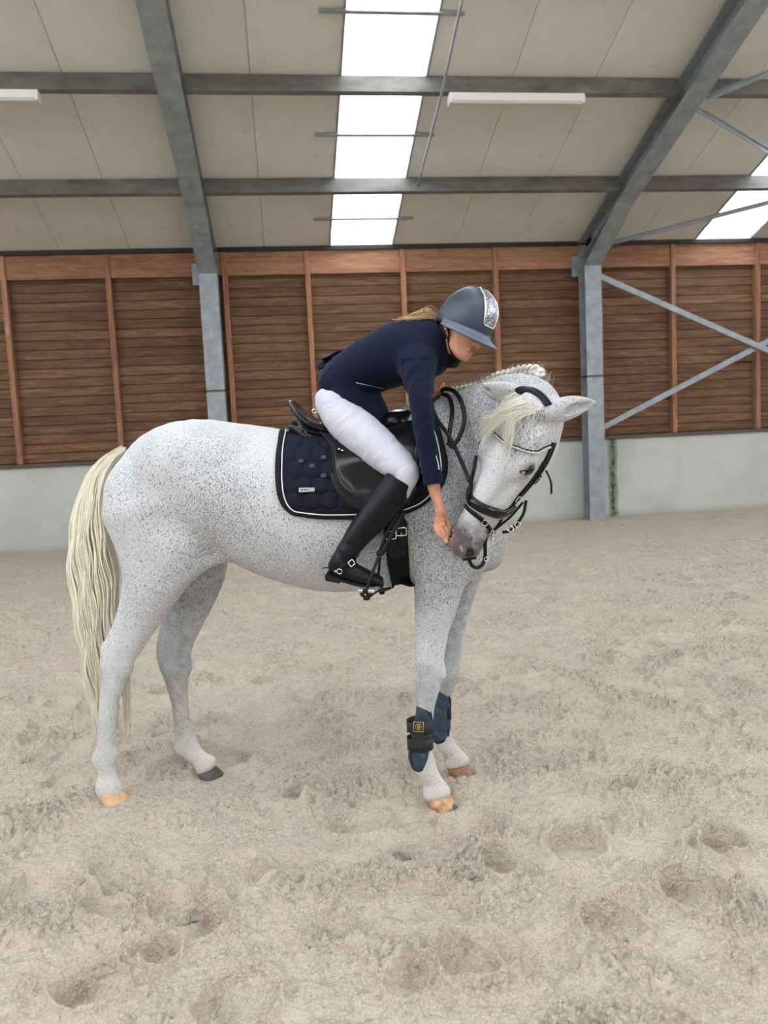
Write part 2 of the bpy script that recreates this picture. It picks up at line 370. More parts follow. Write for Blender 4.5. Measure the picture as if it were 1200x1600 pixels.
def build_wall():
    XL, XR = -9.3, 14.2
    b = MB(); b.box((XL, D, -.1), (XR, D+.18, HC)); wall = b.build('wall_back', MT['concrete']); tag(wall, 'pale concrete base wall with brown boarding above it', 'wall', kind='structure')
    b = MB(); b.box((XL, D+.12, HC), (XR, D+.18, HE+.2)); b.build('backing', MT['black'], wall)
    studs = [-1.06+1.5617*k for k in range(-5, 10)]
    n = 22; hp = (HE-HC-.06)/n; me_cache = {}
    gr = 0
    for i in range(len(studs)-1):
        x0, x1 = studs[i], studs[i+1]
        for k in range(n):
            z0 = HC+.06+k*hp; t = random.uniform(0, .012); b = MB(); L = x1-x0-.004
            b.obox((0, 0, 0), (1, 0, 0), (0, 1, 0), (0, 0, 1), (L/2, .02, hp/2-.004), .004)
            key = 'p'
            if key not in me_cache: o = b.build('plank', MT['plank'], wall); me_cache[key] = o.data
            else:
                o = bpy.data.objects.new('plank', me_cache[key]); COL.objects.link(o); o.parent = wall
            o.location = ((x0+x1)/2, D+.07-t, z0+hp/2)
    cols = [-7.31, -1.06, 5.187, 11.43]
    for i, x in enumerate(studs):
        off = .0
        if any(abs(x-c) < .3 for c in cols): x = x+.24
        b = MB(); b.box((x-.04, D-.07, HC+.05), (x+.04, D+.045, HE-.02), .004); o = b.build('stud', MT['stud'], wall)
    for i in range(len(studs)-1):
        b = MB(); b.box((studs[i]+.04, D-.045, HE-.40), (studs[i+1]-.04, D+.03, HE-.03), .004); b.build('fascia_board', MT['fascia'], wall)
    b = MB(); b.box((XL, D-.05, HC-.005), (XR, D+.1, HC+.05), .006); o = b.build('ledge_rail', MT['rail'], wall)
    b = MB(); b.box((XL, D-.10, HE-.035), (XR, D+.1, HE+.03)); b.build('eave_seal', MT['black'], wall)
    # portal frames : column + rafter, each one welded steel frame
    ca = math.atan(SL); ru = np.array([0, -math.cos(ca), math.sin(ca)]); rn = np.array([0, -math.sin(ca), -math.cos(ca)])
    labs = ['galvanised steel frame left of the horse rump, mostly outside the picture', 'galvanised steel portal frame rising behind the saddle end of the horse',
            'galvanised steel portal frame with haunch, right of the horse head', 'galvanised steel portal frame beyond the right picture edge']
    for ci, x in enumerate(cols):
        if ci == 0: lab = 'galvanised steel portal frame beyond the left picture edge'
        elif ci == 1: lab = 'galvanised steel portal frame whose column stands behind the horse\'s back'
        elif ci == 2: lab = 'galvanised steel portal frame with column right of the horse\'s ears, beside cross braces'
        else: lab = 'galvanised steel portal frame on the far right that the cross braces run to'
        fr = empty('portal_frame', lab, 'steel frame', 'steel portal frames')
        W = .14; yf = D-.36; yb = D-.08
        b = MB()   # H-section column
        b.box((x-W, yf, -.05), (x+W, yf+.016, HE-.32)); b.box((x-W, yb-.016, -.05), (x+W, yb, HE+.02)); b.box((x-.006, yf+.012, -.05), (x+.006, yb-.012, HE+.05))
        b.build('column', MT['steel'], fr)
        b = MB(); b.box((x-W-.035, yf-.012, 2.42), (x+W+.035, yf+.02, 2.45)); b.box((x-W-.035, yf-.012, 2.42), (x-W-.01, yb, 2.45)); b.box((x+W+.01, yf-.012, 2.42), (x+W+.035, yb, 2.45)); b.build('column_clamp', MT['rail'], fr)
        b = MB(); b.box((x-W-.12, yb-.03, HE-.55), (x-W, yb, HE-.22)); b.build('cleat', MT['steel'], fr)
        # rafter I-section below the roof, running up towards the ridge
        top0 = np.array([x, D-.1, roof_z(D-.1)-.02]); L = 13.2; dep = .30
        b = MB()
        cc = top0+ru*(L/2)
        b.obox(cc+rn*.01, (1,0,0), ru, rn, (W, L/2, .009)); b.obox(cc+rn*dep, (1,0,0), ru, rn, (W, L/2, .009)); b.obox(cc+rn*dep/2, (1,0,0), ru, rn, (.006, L/2, dep/2))
        b.build('rafter', MT['steel'], fr)
        # haunch: tapering web and flange under the rafter
        p0 = top0+rn*dep+ru*.12; hl = 1.5
        a0 = np.array([x, yf, HE-.42]); a1 = top0+rn*dep+ru*hl
        b = MB(); d = a1-a0; Lh = np.linalg.norm(d); d = d/Lh; nn = np.cross((1, 0, 0), d)
        b.obox((a0+a1)/2, (1,0,0), d, nn, (W, Lh/2, .009))
        b.add([(x, *a0[1:]), (x, *a1[1:]), (x, *(top0+rn*dep+ru*.3)[1:]), (x, D-.1, HE-.4)], [(0, 1, 2, 3)])
        b.build('haunch', MT['steel'], fr)
    # purlins (C-sections) between the frames
    pur_y = []
    for v_ in (118, 276):
        d = ray(700, v_); t_ = (HE+D*SL-CAM[2])/(d[2]+d[1]*SL); p = CAM+d*t_; pur_y.append(p[1])
    dy = pur_y[1]-pur_y[0]; ysn = [pur_y[1], pur_y[0]]+[pur_y[0]-dy*k for k in (1, 2, 3, 4)]
    print('purlins', ysn)
    row = ['lower purlin row, just above the boarded wall', 'second purlin row up, the one carrying the batten lights']+['purlin row high above the picture']*4
    bays = ['in the left bay', 'in the middle skylight bay', 'in the right bay']
    for j, y in enumerate(ysn[:4]):
        for bi in range(3):
            x0, x1 = cols[bi]+.145, cols[bi+1]-.145; b = MB(); h_ = .215
            c0 = np.array([(x0+x1)/2, y, roof_z(y)-.012]); hx = (x1-x0)/2
            b.obox(c0+rn*h_/2, (1,0,0), ru, rn, (hx, .004, h_/2)); b.obox(c0+rn*h_-ru*.03, (1,0,0), ru, rn, (hx, .035, .004)); b.obox(c0-ru*.03+rn*.002, (1,0,0), ru, rn, (hx, .035, .003)); b.obox(c0-ru*.064+rn*(h_-.012), (1,0,0), ru, rn, (hx, .003, .012))
            o = b.build('purlin', MT['purlin'])
            tag(o, ('galvanised C-shaped purlin %s, %s' % (bays[bi], ['lowest row above the wall', 'second row, at the batten lights', 'third row up', 'fourth row up'][j])), 'purlin', 'roof purlins')
    # roof panels and skylights
    ceil = empty('ceiling', 'cream profiled roof sheets with translucent skylight strips', 'ceiling', kind='structure')
    pit = 1.0409; x0 = .873; Lr = 13.6; th = .06; cache = {}
    for k in range(-10, 13):
        xa = x0+k*pit; sky = (k % 6 == 0)
        if xa > 13.5: continue
        key = (sky, k in (-1, 5, 1, 7)); b = MB(); g = .0025
        c = np.array([0, 0, 0.])
        if key not in cache:
            if sky: b.obox((0, 0, 0), (1,0,0), ru, -rn, (pit/2-g, Lr/2, .006))
            else: b.obox((0, 0, 0), (1,0,0), ru, -rn, (pit/2-g, Lr/2, th/2), .006); b.obox((0, 0, .05), (1,0,0), ru, -rn, (pit/2+.02 if k not in (-1, 5, 1, 7) else pit/2, Lr/2, .01))
            o = b.build('skylight_sheet' if sky else 'roof_sheet', MT['skylight' if sky else 'panel'], ceil); cache[key] = o.data
        else:
            o = bpy.data.objects.new('skylight_sheet' if sky else 'roof_sheet', cache[key]); COL.objects.link(o); o.parent = ceil
        cy = D+.25; o.location = np.array([xa+pit/2, cy, roof_z(cy)])+ru*Lr/2+np.array([0, 0, th/2+.004])
        if sky:
            for e in (xa+.008, xa+pit-.008):
                b = MB(); cc2 = np.array([e, D-.1, roof_z(D-.1)])+ru*Lr/2+np.array([0, 0, .02]); b.obox(cc2, (1,0,0), ru, rn, (.012, Lr/2, .03)); b.build('skylight_edge', MT['steel'], ceil)
    # the other half of the hall unseen behind the viewer: ridge gap invented and sized for its light, second roof slope with its own skylights, gable-high wall
    yr = -.35; zr = roof_z(yr); y1 = -1.45; z1 = zr-.2; Ls = 11.5; ru2 = np.array([0, -math.cos(ca), -math.sin(ca)])
    for k in range(-9, 13):
        xa = x0+k*pit
        if xa < -9 or xa > 13.5: continue
        sky = (k % 6 == 0); cc2 = np.array([xa+pit/2, y1, z1])+ru2*Ls/2; b = MB()
        b.obox(cc2, (1,0,0), ru2, np.cross((1,0,0), ru2), (pit/2-.0005, Ls/2, .006 if sky else th/2)); b.build('skylight_sheet' if sky else 'roof_sheet', MT['skylight' if sky else 'panel'], ceil)
    b = MB(); b.box((-9.3, -14.2, -.1), (14.2, -14.0, 5.3)); o = b.build('wall_front', MT['concrete']); tag(o, 'unseen pale concrete wall on the other long side, raised to shut out frontal light', 'wall', kind='structure')  # out of view; its height closes the gap that let light in
    for xg, nm, lb in ((-9.3, 'wall_left', 'unseen left gable wall, added to shut out side light'), (14.2, 'wall_right', 'unseen right gable wall, added to shut out side light')):
        b = MB(); b.box((xg-.1, -14, -.1), (xg, D, 4.6)); tag(b.build(nm, MT['fascia']), lb, 'wall', kind='structure')  # end walls out of view, added to block sky light from the sides
    # thin rods under the skylight
    for v_, ul, ur in ((18, 498, 726), (210, 492, 678), (341, 490, 645)):
        P = []
        for u in (ul, ur):
            d = ray(u, v_); t_ = (HE-.02+D*SL-CAM[2])/(d[2]+d[1]*SL); P.append(CAM+d*t_)
        y = (P[0][1]+P[1][1])/2; z = roof_z(y)-.03
        b = MB(); b.obox(((P[0][0]+P[1][0])/2, y, z), (1,0,0), ru, rn, ((P[1][0]-P[0][0])/2, .02, .011)); o = b.build('skylight_batten', MT['steel'])
        tag(o, 'thin metal batten crossing under the middle skylight, %s' % {18: 'topmost in the picture', 210: 'between the two purlins', 341: 'nearest the boarded wall'}[v_], 'batten', 'skylight battens')
    pts = []
    for (u, v_) in ((653, 290), (690, 145), (724, -10)):
        d = ray(u, v_); t_ = (HE-.26+D*SL-CAM[2])/(d[2]+d[1]*SL); pts.append(CAM+d*t_)
    b = MB(); b.tube(spl(pts, 6), .016, 8); tag(b.build('conduit_pipe', MT['steel'], smooth=True), 'thin grey conduit pipe running up the roof beside the middle skylight', 'pipe')
    # braces
    def brace(P, r, name, lab, cat, flat=True, grp='steel braces'):
        b = MB(); a, c = map(np.array, P); d = c-a; L = np.linalg.norm(d); d = d/L; n_ = np.cross(d, (0, 1, 0)); n_ /= np.linalg.norm(n_)
        b.obox((a+c)/2, d, n_, (0, 1, 0), (L/2, r, .004)); b.obox((a+c)/2-n_*r+np.array([0, .03, 0]), d, (0, 1, 0), n_, (L/2, .03, .004))
        tag(b.build(name, MT['steel']), lab, cat, grp)
    yb = D-.28
    A = atY(930, 428, yb); B_ = atY(1200, 547, yb); dd = B_-A; xe = 11.28
    brace((A, A+dd*(xe-A[0])/dd[0]), .045, 'wall_brace', 'galvanised wall brace falling from the right column head towards the picture edge', 'brace')
    yb = D-.22; A = atY(938, 670, yb); B_ = atY(1200, 533, yb); dd = B_-A
    brace((A, A+dd*(xe-A[0])/dd[0]), .045, 'wall_brace', 'galvanised wall brace rising from the concrete wall top beside the right column', 'brace')
    def roofp(u, v_, off=.3):
        d = ray(u, v_); t_ = (HE-off+D*SL-CAM[2])/(d[2]+d[1]*SL); return CAM+d*t_
    def rbrace(a, c, lab):
        P0 = roofp(*a); P1 = roofp(*c); P1 = P0+(P1-P0)*min(3, (11.4-P0[0])/(P1[0]-P0[0])); b = MB(); d = nrm(P1-P0)
        b.obox((P0+P1)/2, d, np.cross(d, rn), rn, (np.linalg.norm(P1-P0)/2, .035, .004)); b.obox((P0+P1)/2+rn*.03, d, rn, np.cross(d, rn), (np.linalg.norm(P1-P0)/2, .03, .004))
        tag(b.build('roof_brace', MT['steel']), lab, 'brace', 'steel braces')
    rbrace((946, 380), (1200, 315), 'steel roof brace rising from the haunch of the right frame towards the right skylight')
    rbrace((1090, 170), (1200, 235), 'steel roof brace falling to the right from the right rafter')
    rbrace((1103, 152), (1200, 112), 'steel roof brace starting at the right rafter near the upper purlin and rising right')
    # batten lights under the second purlin row
    for (ua, ub, lab) in ((700, 909, 'white batten light under the purlin right of the middle skylight'), (-145, 64, 'white batten light under the purlin at the left picture edge')):
        y = pur_y[0]; zz = roof_z(y)-.012-.215
        pa = atY(ua, 160, y); pb = atY(ub, 160, y); xa, xb = pa[0], pb[0]
        L = empty('batten_light', lab, 'light', 'batten lights'); L.location = (0, 0, 0)
        b = MB(); b.box((xa, y-.10, zz-.035), (xb, y+.02, zz-.003), .005); b.build('housing', MT['white_plastic'], L)
        b = MB(); b.prism([(y-.11, zz-.036), (y-.10, zz-.09), (y-.07, zz-.115), (y-.01, zz-.115), (y+.02, zz-.09), (y+.03, zz-.036)], 0, xa+.03, xb-.03); b.build('diffuser', MT['diffuser'], L)
        for xe_ in (xa, xb-.03):
            b = MB(); b.box((xe_, y-.115, zz-.12), (xe_+.03, y+.035, zz-.03), .004); b.build('end_cap', MT['white_plastic'], L)
# ------------------------------------------------------------------ implicit surfaces -> one continuous mesh
class Vox:
    def __init__(s, lo, hi, h):
        s.lo = np.array(lo, float); s.h = h; s.n = np.ceil((np.array(hi, float)-s.lo)/h).astype(int)+1
        s.D = np.full(s.n, 1.0, np.float32)
    def _box(s, lo, hi):
        a = np.clip(np.floor((lo-s.lo)/s.h).astype(int), 0, s.n); b = np.clip(np.ceil((hi-s.lo)/s.h).astype(int)+1, 0, s.n)
        if np.any(b <= a): return None
        ax = [(s.lo[i]+s.h*np.arange(a[i], b[i])).astype(np.float32) for i in range(3)]
        return tuple(slice(a[i], b[i]) for i in range(3)), ax[0][:, None, None], ax[1][None, :, None], ax[2][None, None, :]
    def _comb(s, sl, d, k, sub):
        A = s.D[sl]
        if sub: d = -d; h = np.maximum(k-np.abs(A-d), 0)/max(k, 1e-6); s.D[sl] = np.maximum(A, d)+h*h*k/4
        else: h = np.maximum(k-np.abs(A-d), 0)/max(k, 1e-6); s.D[sl] = np.minimum(A, d)-h*h*k/4
    def ell(s, c, r, R=None, k=.03, sub=False):
        c = np.asarray(c, float); r = np.asarray(r, float); R = np.eye(3) if R is None else np.asarray(R, float)
        m = 1.4*k+3*s.h; ext = np.sqrt(((R.T*(r+m*r/r.min()*.6+m*.4))**2).sum(1)); q = s._box(c-ext, c+ext)
        if q is None: return
        sl, X, Y, Z = q; X = X-c[0]; Y = Y-c[1]; Z = Z-c[2]; a = [R[i][0]*X+R[i][1]*Y+R[i][2]*Z for i in range(3)]
        k0 = np.sqrt(sum((a[i]/r[i])**2 for i in range(3))); k1 = np.sqrt(sum((a[i]/r[i]**2)**2 for i in range(3)))+1e-6
        s._comb(sl, k0*(k0-1)/k1, k, sub)
    def chain(s, P, ru, rv, uref, k=.03, sub=False, n=5, cap=1.0):
        """P points, ru radius along uref-ish axis, rv radius along the other normal axis"""
        A = np.column_stack([P, ru, rv]); A = spl(A, n) if n > 1 else A; P = A[:, :3]; ru = np.maximum(A[:, 3], .001); rv = np.maximum(A[:, 4], .001)
        m = 1.4*k+3*s.h; rr = np.maximum(ru, rv)+m*np.maximum(ru, rv)/np.minimum(ru, rv)*.5+m*.5
        rr2 = rr+4*s.h; q = s._box((P-rr2[:, None]).min(0), (P+rr2[:, None]).max(0))
        if q is None: return
        sl0 = q[0]; L = np.full(s.D[sl0].shape, 1.0, np.float32); uref = np.asarray(uref, float)
        for i in range(len(P)-1):
            a, b = P[i], P[i+1]; e = max(rr[i], rr[i+1]); q = s._box(np.minimum(a, b)-e, np.maximum(a, b)+e)
            if q is None: continue
            sl, X, Y, Z = q; ls = tuple(slice(sl[j].start-sl0[j].start, sl[j].stop-sl0[j].start) for j in range(3))
            d = b-a; l = np.linalg.norm(d)
            if l < 1e-6: continue
            w_ = d/l; u_ = uref-w_*np.dot(uref, w_); u_ /= np.linalg.norm(u_); v_ = np.cross(w_, u_)
            x, y, z = X-a[0], Y-a[1], Z-a[2]
            tw = w_[0]*x+w_[1]*y+w_[2]*z; t = np.clip(tw/l, 0, 1); RU = ru[i]+(ru[i+1]-ru[i])*t; RV = rv[i]+(rv[i+1]-rv[i])*t; RW = np.minimum(RU, RV)*cap
            pu = (u_[0]*x+u_[1]*y+u_[2]*z)/RU; pv = (v_[0]*x+v_[1]*y+v_[2]*z)/RV; pw = (tw-t*l)/RW
            k0 = np.sqrt(pu*pu+pv*pv+pw*pw); k1 = np.sqrt((pu/RU)**2+(pv/RV)**2+(pw/RW)**2)+1e-6
            L[ls] = np.minimum(L[ls], k0*(k0-1)/k1)
        s._comb(sl0, L, k, sub)
    def plane(s, c, nrm_, k=.01):
        """cut away the half space in direction nrm_"""
        X = (s.lo[0]+s.h*np.arange(s.n[0]))[:, None, None]-c[0]; Y = (s.lo[1]+s.h*np.arange(s.n[1]))[None, :, None]-c[1]; Z = (s.lo[2]+s.h*np.arange(s.n[2]))[None, None]-c[2]
        d = (nrm_[0]*X+nrm_[1]*Y+nrm_[2]*Z).astype(np.float32); A = s.D; h = np.maximum(k-np.abs(A-d), 0)/k; s.D = np.maximum(A, d)+h*h*k/4
    def wobble(s, lo, hi, fn):
        q = s._box(np.array(lo), np.array(hi))
        if q: sl, X, Y, Z = q; s.D[sl] += fn(X, Y, Z).astype(np.float32)
    def mesh(s):
        Dm = s.D; neg = Dm < 0; nx, ny, nz = Dm.shape; sl = lambda i, n: slice(i, n-1+i)
        off = [(i, j, k) for i in (0, 1) for j in (0, 1) for k in (0, 1)]
        cnt = sum(neg[sl(i, nx), sl(j, ny), sl(k, nz)].astype(np.int8) for i, j, k in off); act = (cnt > 0) & (cnt < 8)
        I = np.argwhere(act); idx = np.full(act.shape, -1, np.int64); idx[act] = np.arange(len(I))
        v = np.stack([Dm[I[:, 0]+i, I[:, 1]+j, I[:, 2]+k] for i, j, k in off], 1); P = np.zeros((len(I), 3)); C = np.zeros(len(I)); O = np.array(off, float)
        for a in range(8):
            for b in range(a+1, 8):
                if np.abs(O[a]-O[b]).sum() != 1: continue
                m = (v[:, a] < 0) != (v[:, b] < 0); va, vb = v[m, a], v[m, b]; t = (va/(va-vb))[:, None]; P[m] += O[a]*(1-t)+O[b]*t; C[m] += 1
        V = s.lo+s.h*(I+P/C[:, None]); Fs = []
        for ax in range(3):
            n0 = neg.take(range(0, Dm.shape[ax]-1), ax); n1 = neg.take(range(1, Dm.shape[ax]), ax); E = np.argwhere(n0 != n1)
            o1, o2 = (ax+1) % 3, (ax+2) % 3
            ok = (E[:, o1] > 0) & (E[:, o2] > 0) & (E[:, o1] < Dm.shape[o1]-1) & (E[:, o2] < Dm.shape[o2]-1); E = E[ok]
            def cell(d1, d2):
                c = E.copy(); c[:, o1] -= d1; c[:, o2] -= d2; return idx[c[:, 0], c[:, 1], c[:, 2]]
            q = np.stack([cell(1, 1), cell(0, 1), cell(0, 0), cell(1, 0)], 1); flip = ~neg[E[:, 0], E[:, 1], E[:, 2]]; q[flip] = q[flip][:, ::-1]; Fs.append(q)
        Fq = np.vstack(Fs); Fq = Fq[(Fq >= 0).all(1)]; return V, Fq
def lap(V, Fq, it=1, lam=.5):
    E = np.vstack([Fq[:, [0, 1]], Fq[:, [1, 2]], Fq[:, [2, 3]], Fq[:, [3, 0]]]); E = np.vstack([E, E[:, ::-1]]); deg = np.bincount(E[:, 0], minlength=len(V))[:, None]
    for _ in range(it):
        A = np.stack([np.bincount(E[:, 0], V[E[:, 1], i], minlength=len(V)) for i in range(3)], 1)/np.maximum(deg, 1); V = V+(A-V)*lam
        A = np.stack([np.bincount(E[:, 0], V[E[:, 1], i], minlength=len(V)) for i in range(3)], 1)/np.maximum(deg, 1); V = V-(A-V)*lam*.98
    return V
def bvh_of(V, Fq): return BVHTree.FromPolygons(V.tolist(), Fq.tolist())
def cast(bvh, u, v, back=None):
    """first hit of the sight line through the picture point (u, v) on a built surface"""
    d = nrm(ray(u, v)); h = bvh.ray_cast(Vector(CAM), Vector(d))
    if h[0] is None:
        # grazing the outline: take the surface point nearest to the line
        p = CAM+d*3.1; q = bvh.find_nearest(Vector(p)); p2 = CAM+d*np.dot(np.array(q[0])-CAM, d); q = bvh.find_nearest(Vector(p2)); p3 = CAM+d*np.dot(np.array(q[0])-CAM, d); q = bvh.find_nearest(Vector(p3)); return np.array(q[0]), np.array(q[1])
    n = np.array(h[1]); n = n if np.dot(n, d) < 0 else -n
    return np.array(h[0]), n

# ------------------------------------------------------------------ horse frame: mid plane through the four feet
gp = lambda u, v: CAM+ray(u, v)*(-CAM[2]/ray(u, v)[2])
_h = [gp(172, 1250), gp(690, 1258), gp(328, 1214), gp(716, 1208)]
HO = (_h[0]+_h[2])/2; HN = (_h[1]+_h[3])/2
E1 = nrm(HN-HO); E2 = np.array([E1[1], -E1[0], 0.]); E3 = np.array([0, 0, 1.])    # forward, near side (towards viewer), up
if np.dot(E2, CAM-HO) < 0: E2 = -E2
def P(u, v, lat=0.0):
    d = ray(u, v); c = HO+E2*lat; t = np.dot(c-CAM, E2)/np.dot(d, E2); return CAM+d*t
def mpp(u, v, lat=0.0): return np.dot(P(u, v, lat)-CAM, CF)/F       # metres per picture unit at that place
def chain_px(vox, rows, k=.03, n=5, cap=1.0, **kw):
    """rows: u, v, lateral offset, in-plane radius (picture units), lateral radius (m)"""
    pts = [P(r[0], r[1], r[2]) for r in rows]; rv = [r[3]*mpp(r[0], r[1], r[2]) for r in rows]; ru = [r[4] for r in rows]
    vox.chain(np.array(pts), np.array(ru), np.array(rv), E2, k=k, n=n, cap=cap, **kw)
def ell_px(vox, u, v, lat, ru, rv, rl, ang=0, k=.03, sub=False):
    m = mpp(u, v, lat); a = math.radians(ang); ax = math.cos(a)*E1-math.sin(a)*E3; az = math.sin(a)*E1+math.cos(a)*E3
    vox.ell(P(u, v, lat), (ru*m, rl, rv*m), np.array([ax, E2, az]), k=k, sub=sub)
print('horse frame', HO, HN, E1, E2, 'croup', P(313, 655), 'len', np.linalg.norm(HN-HO))

# head frame
HP = P(842, 628, .40); HM = P(721, 862, .30)
HA = nrm(HM-HP); HLEN = np.linalg.norm(HM-HP)
_n0 = -CF; _n0 = nrm(_n0-HA*np.dot(_n0, HA)); _s0 = np.cross(_n0, HA); _s0 = _s0 if np.dot(_s0, CR) > 0 else -_s0
_t = math.radians(30); HNn = math.cos(_t)*_n0-math.sin(_t)*_s0; HS = math.cos(_t)*_s0+math.sin(_t)*_n0    # face normal, lateral axis (to the right in view)
HR = np.array([HS, HNn, HA]); hs = HLEN/.60
def H(x, y, z): return HP+(HS*x+HNn*y+HA*z)*hs
EYE_AX = nrm(CR+CU*.12)
print('head len', HLEN, 'axis', HA, 'normal', HNn)
def head_prims(vx, full=True):
    # skull and nose bone: dorsal line stays straight at y=.085
    st = [(.0, .070, .085, .000), (.06, .092, .105, -.02), (.13, .106, .128, -.043), (.20, .104, .140, -.055), (.27, .092, .134, -.050), (.34, .078, .116, -.034), (.41, .067, .097, -.016), (.47, .061, .082, -.003), (.53, .062, .074, -.002), (.575, .056, .060, -.004)]
    vx.chain(np.array([H(0, y, z) for z, rx, ry, y in st]), np.array([s_[1] for s_ in st])*hs, np.array([s_[2] for s_ in st])*hs, HS, k=.02, n=4, cap=.75)
    for sx in (-1, 1):
        vx.ell(H(sx*.048, -.085, .19), (.042*hs, .095*hs, .125*hs), HR, k=.035)               # jowl
        vx.ell(H(sx*.083, .042, .205), (.030*hs, .030*hs, .050*hs), HR, k=.035)              # eye orbit
        vx.chain(np.array([H(sx*.090, .01, .24), H(sx*.074, .01, .31), H(sx*.060, .01, .37)]), [.012*hs]*3, [.012*hs]*3, HS, k=.03, n=3)   # cheek ridge
        vx.ell(H(sx*.040, .034, .562), (.028*hs, .032*hs, .038*hs), HR, k=.02)               # nostril wing
        vx.ell(H(sx*.070, .05, .11), (.03*hs, .03*hs, .05*hs), HR, k=.03)
        vx.chain(np.array([H(sx*.044, .056, .548), H(sx*.054, .042, .574), H(sx*.046, .022, .598)]), [.010*hs, .016*hs, .010*hs], [.009*hs, .015*hs, .009*hs], HS, k=.006, n=3, sub=True)
        vx.ell(H(sx*.106, .046, .212), (.014*hs, .014*hs, .022*hs), HR, k=.012, sub=True)
        vx.chain(np.array([H(sx*.068, .050, .30), H(sx*.052, .062, .38), H(sx*.046, .050, .45)]), [.006]*3, [.006]*3, HS, k=.03, n=3, sub=True)
    vx.ell(H(0, -.018, .590), (.050*hs, .048*hs, .032*hs), HR, k=.02)                          # upper lip
    vx.ell(H(0, -.066, .555), (.036*hs, .030*hs, .036*hs), HR, k=.014)                         # chin
    vx.chain(np.array([H(0, -.06, .34), H(0, -.058, .44), H(0, -.05, .53)]), [.040, .034, .033], [.030, .028, .026], HS, k=.03, n=3)
    vx.chain(np.array([H(-.05, -.040, .535), H(-.03, -.046, .590), H(0, -.046, .60), H(.03, -.046, .590), H(.05, -.040, .535), H(.052, -.038, .50)]), [.004]*6, [.004]*6, HNn, k=.008, n=3, sub=True)

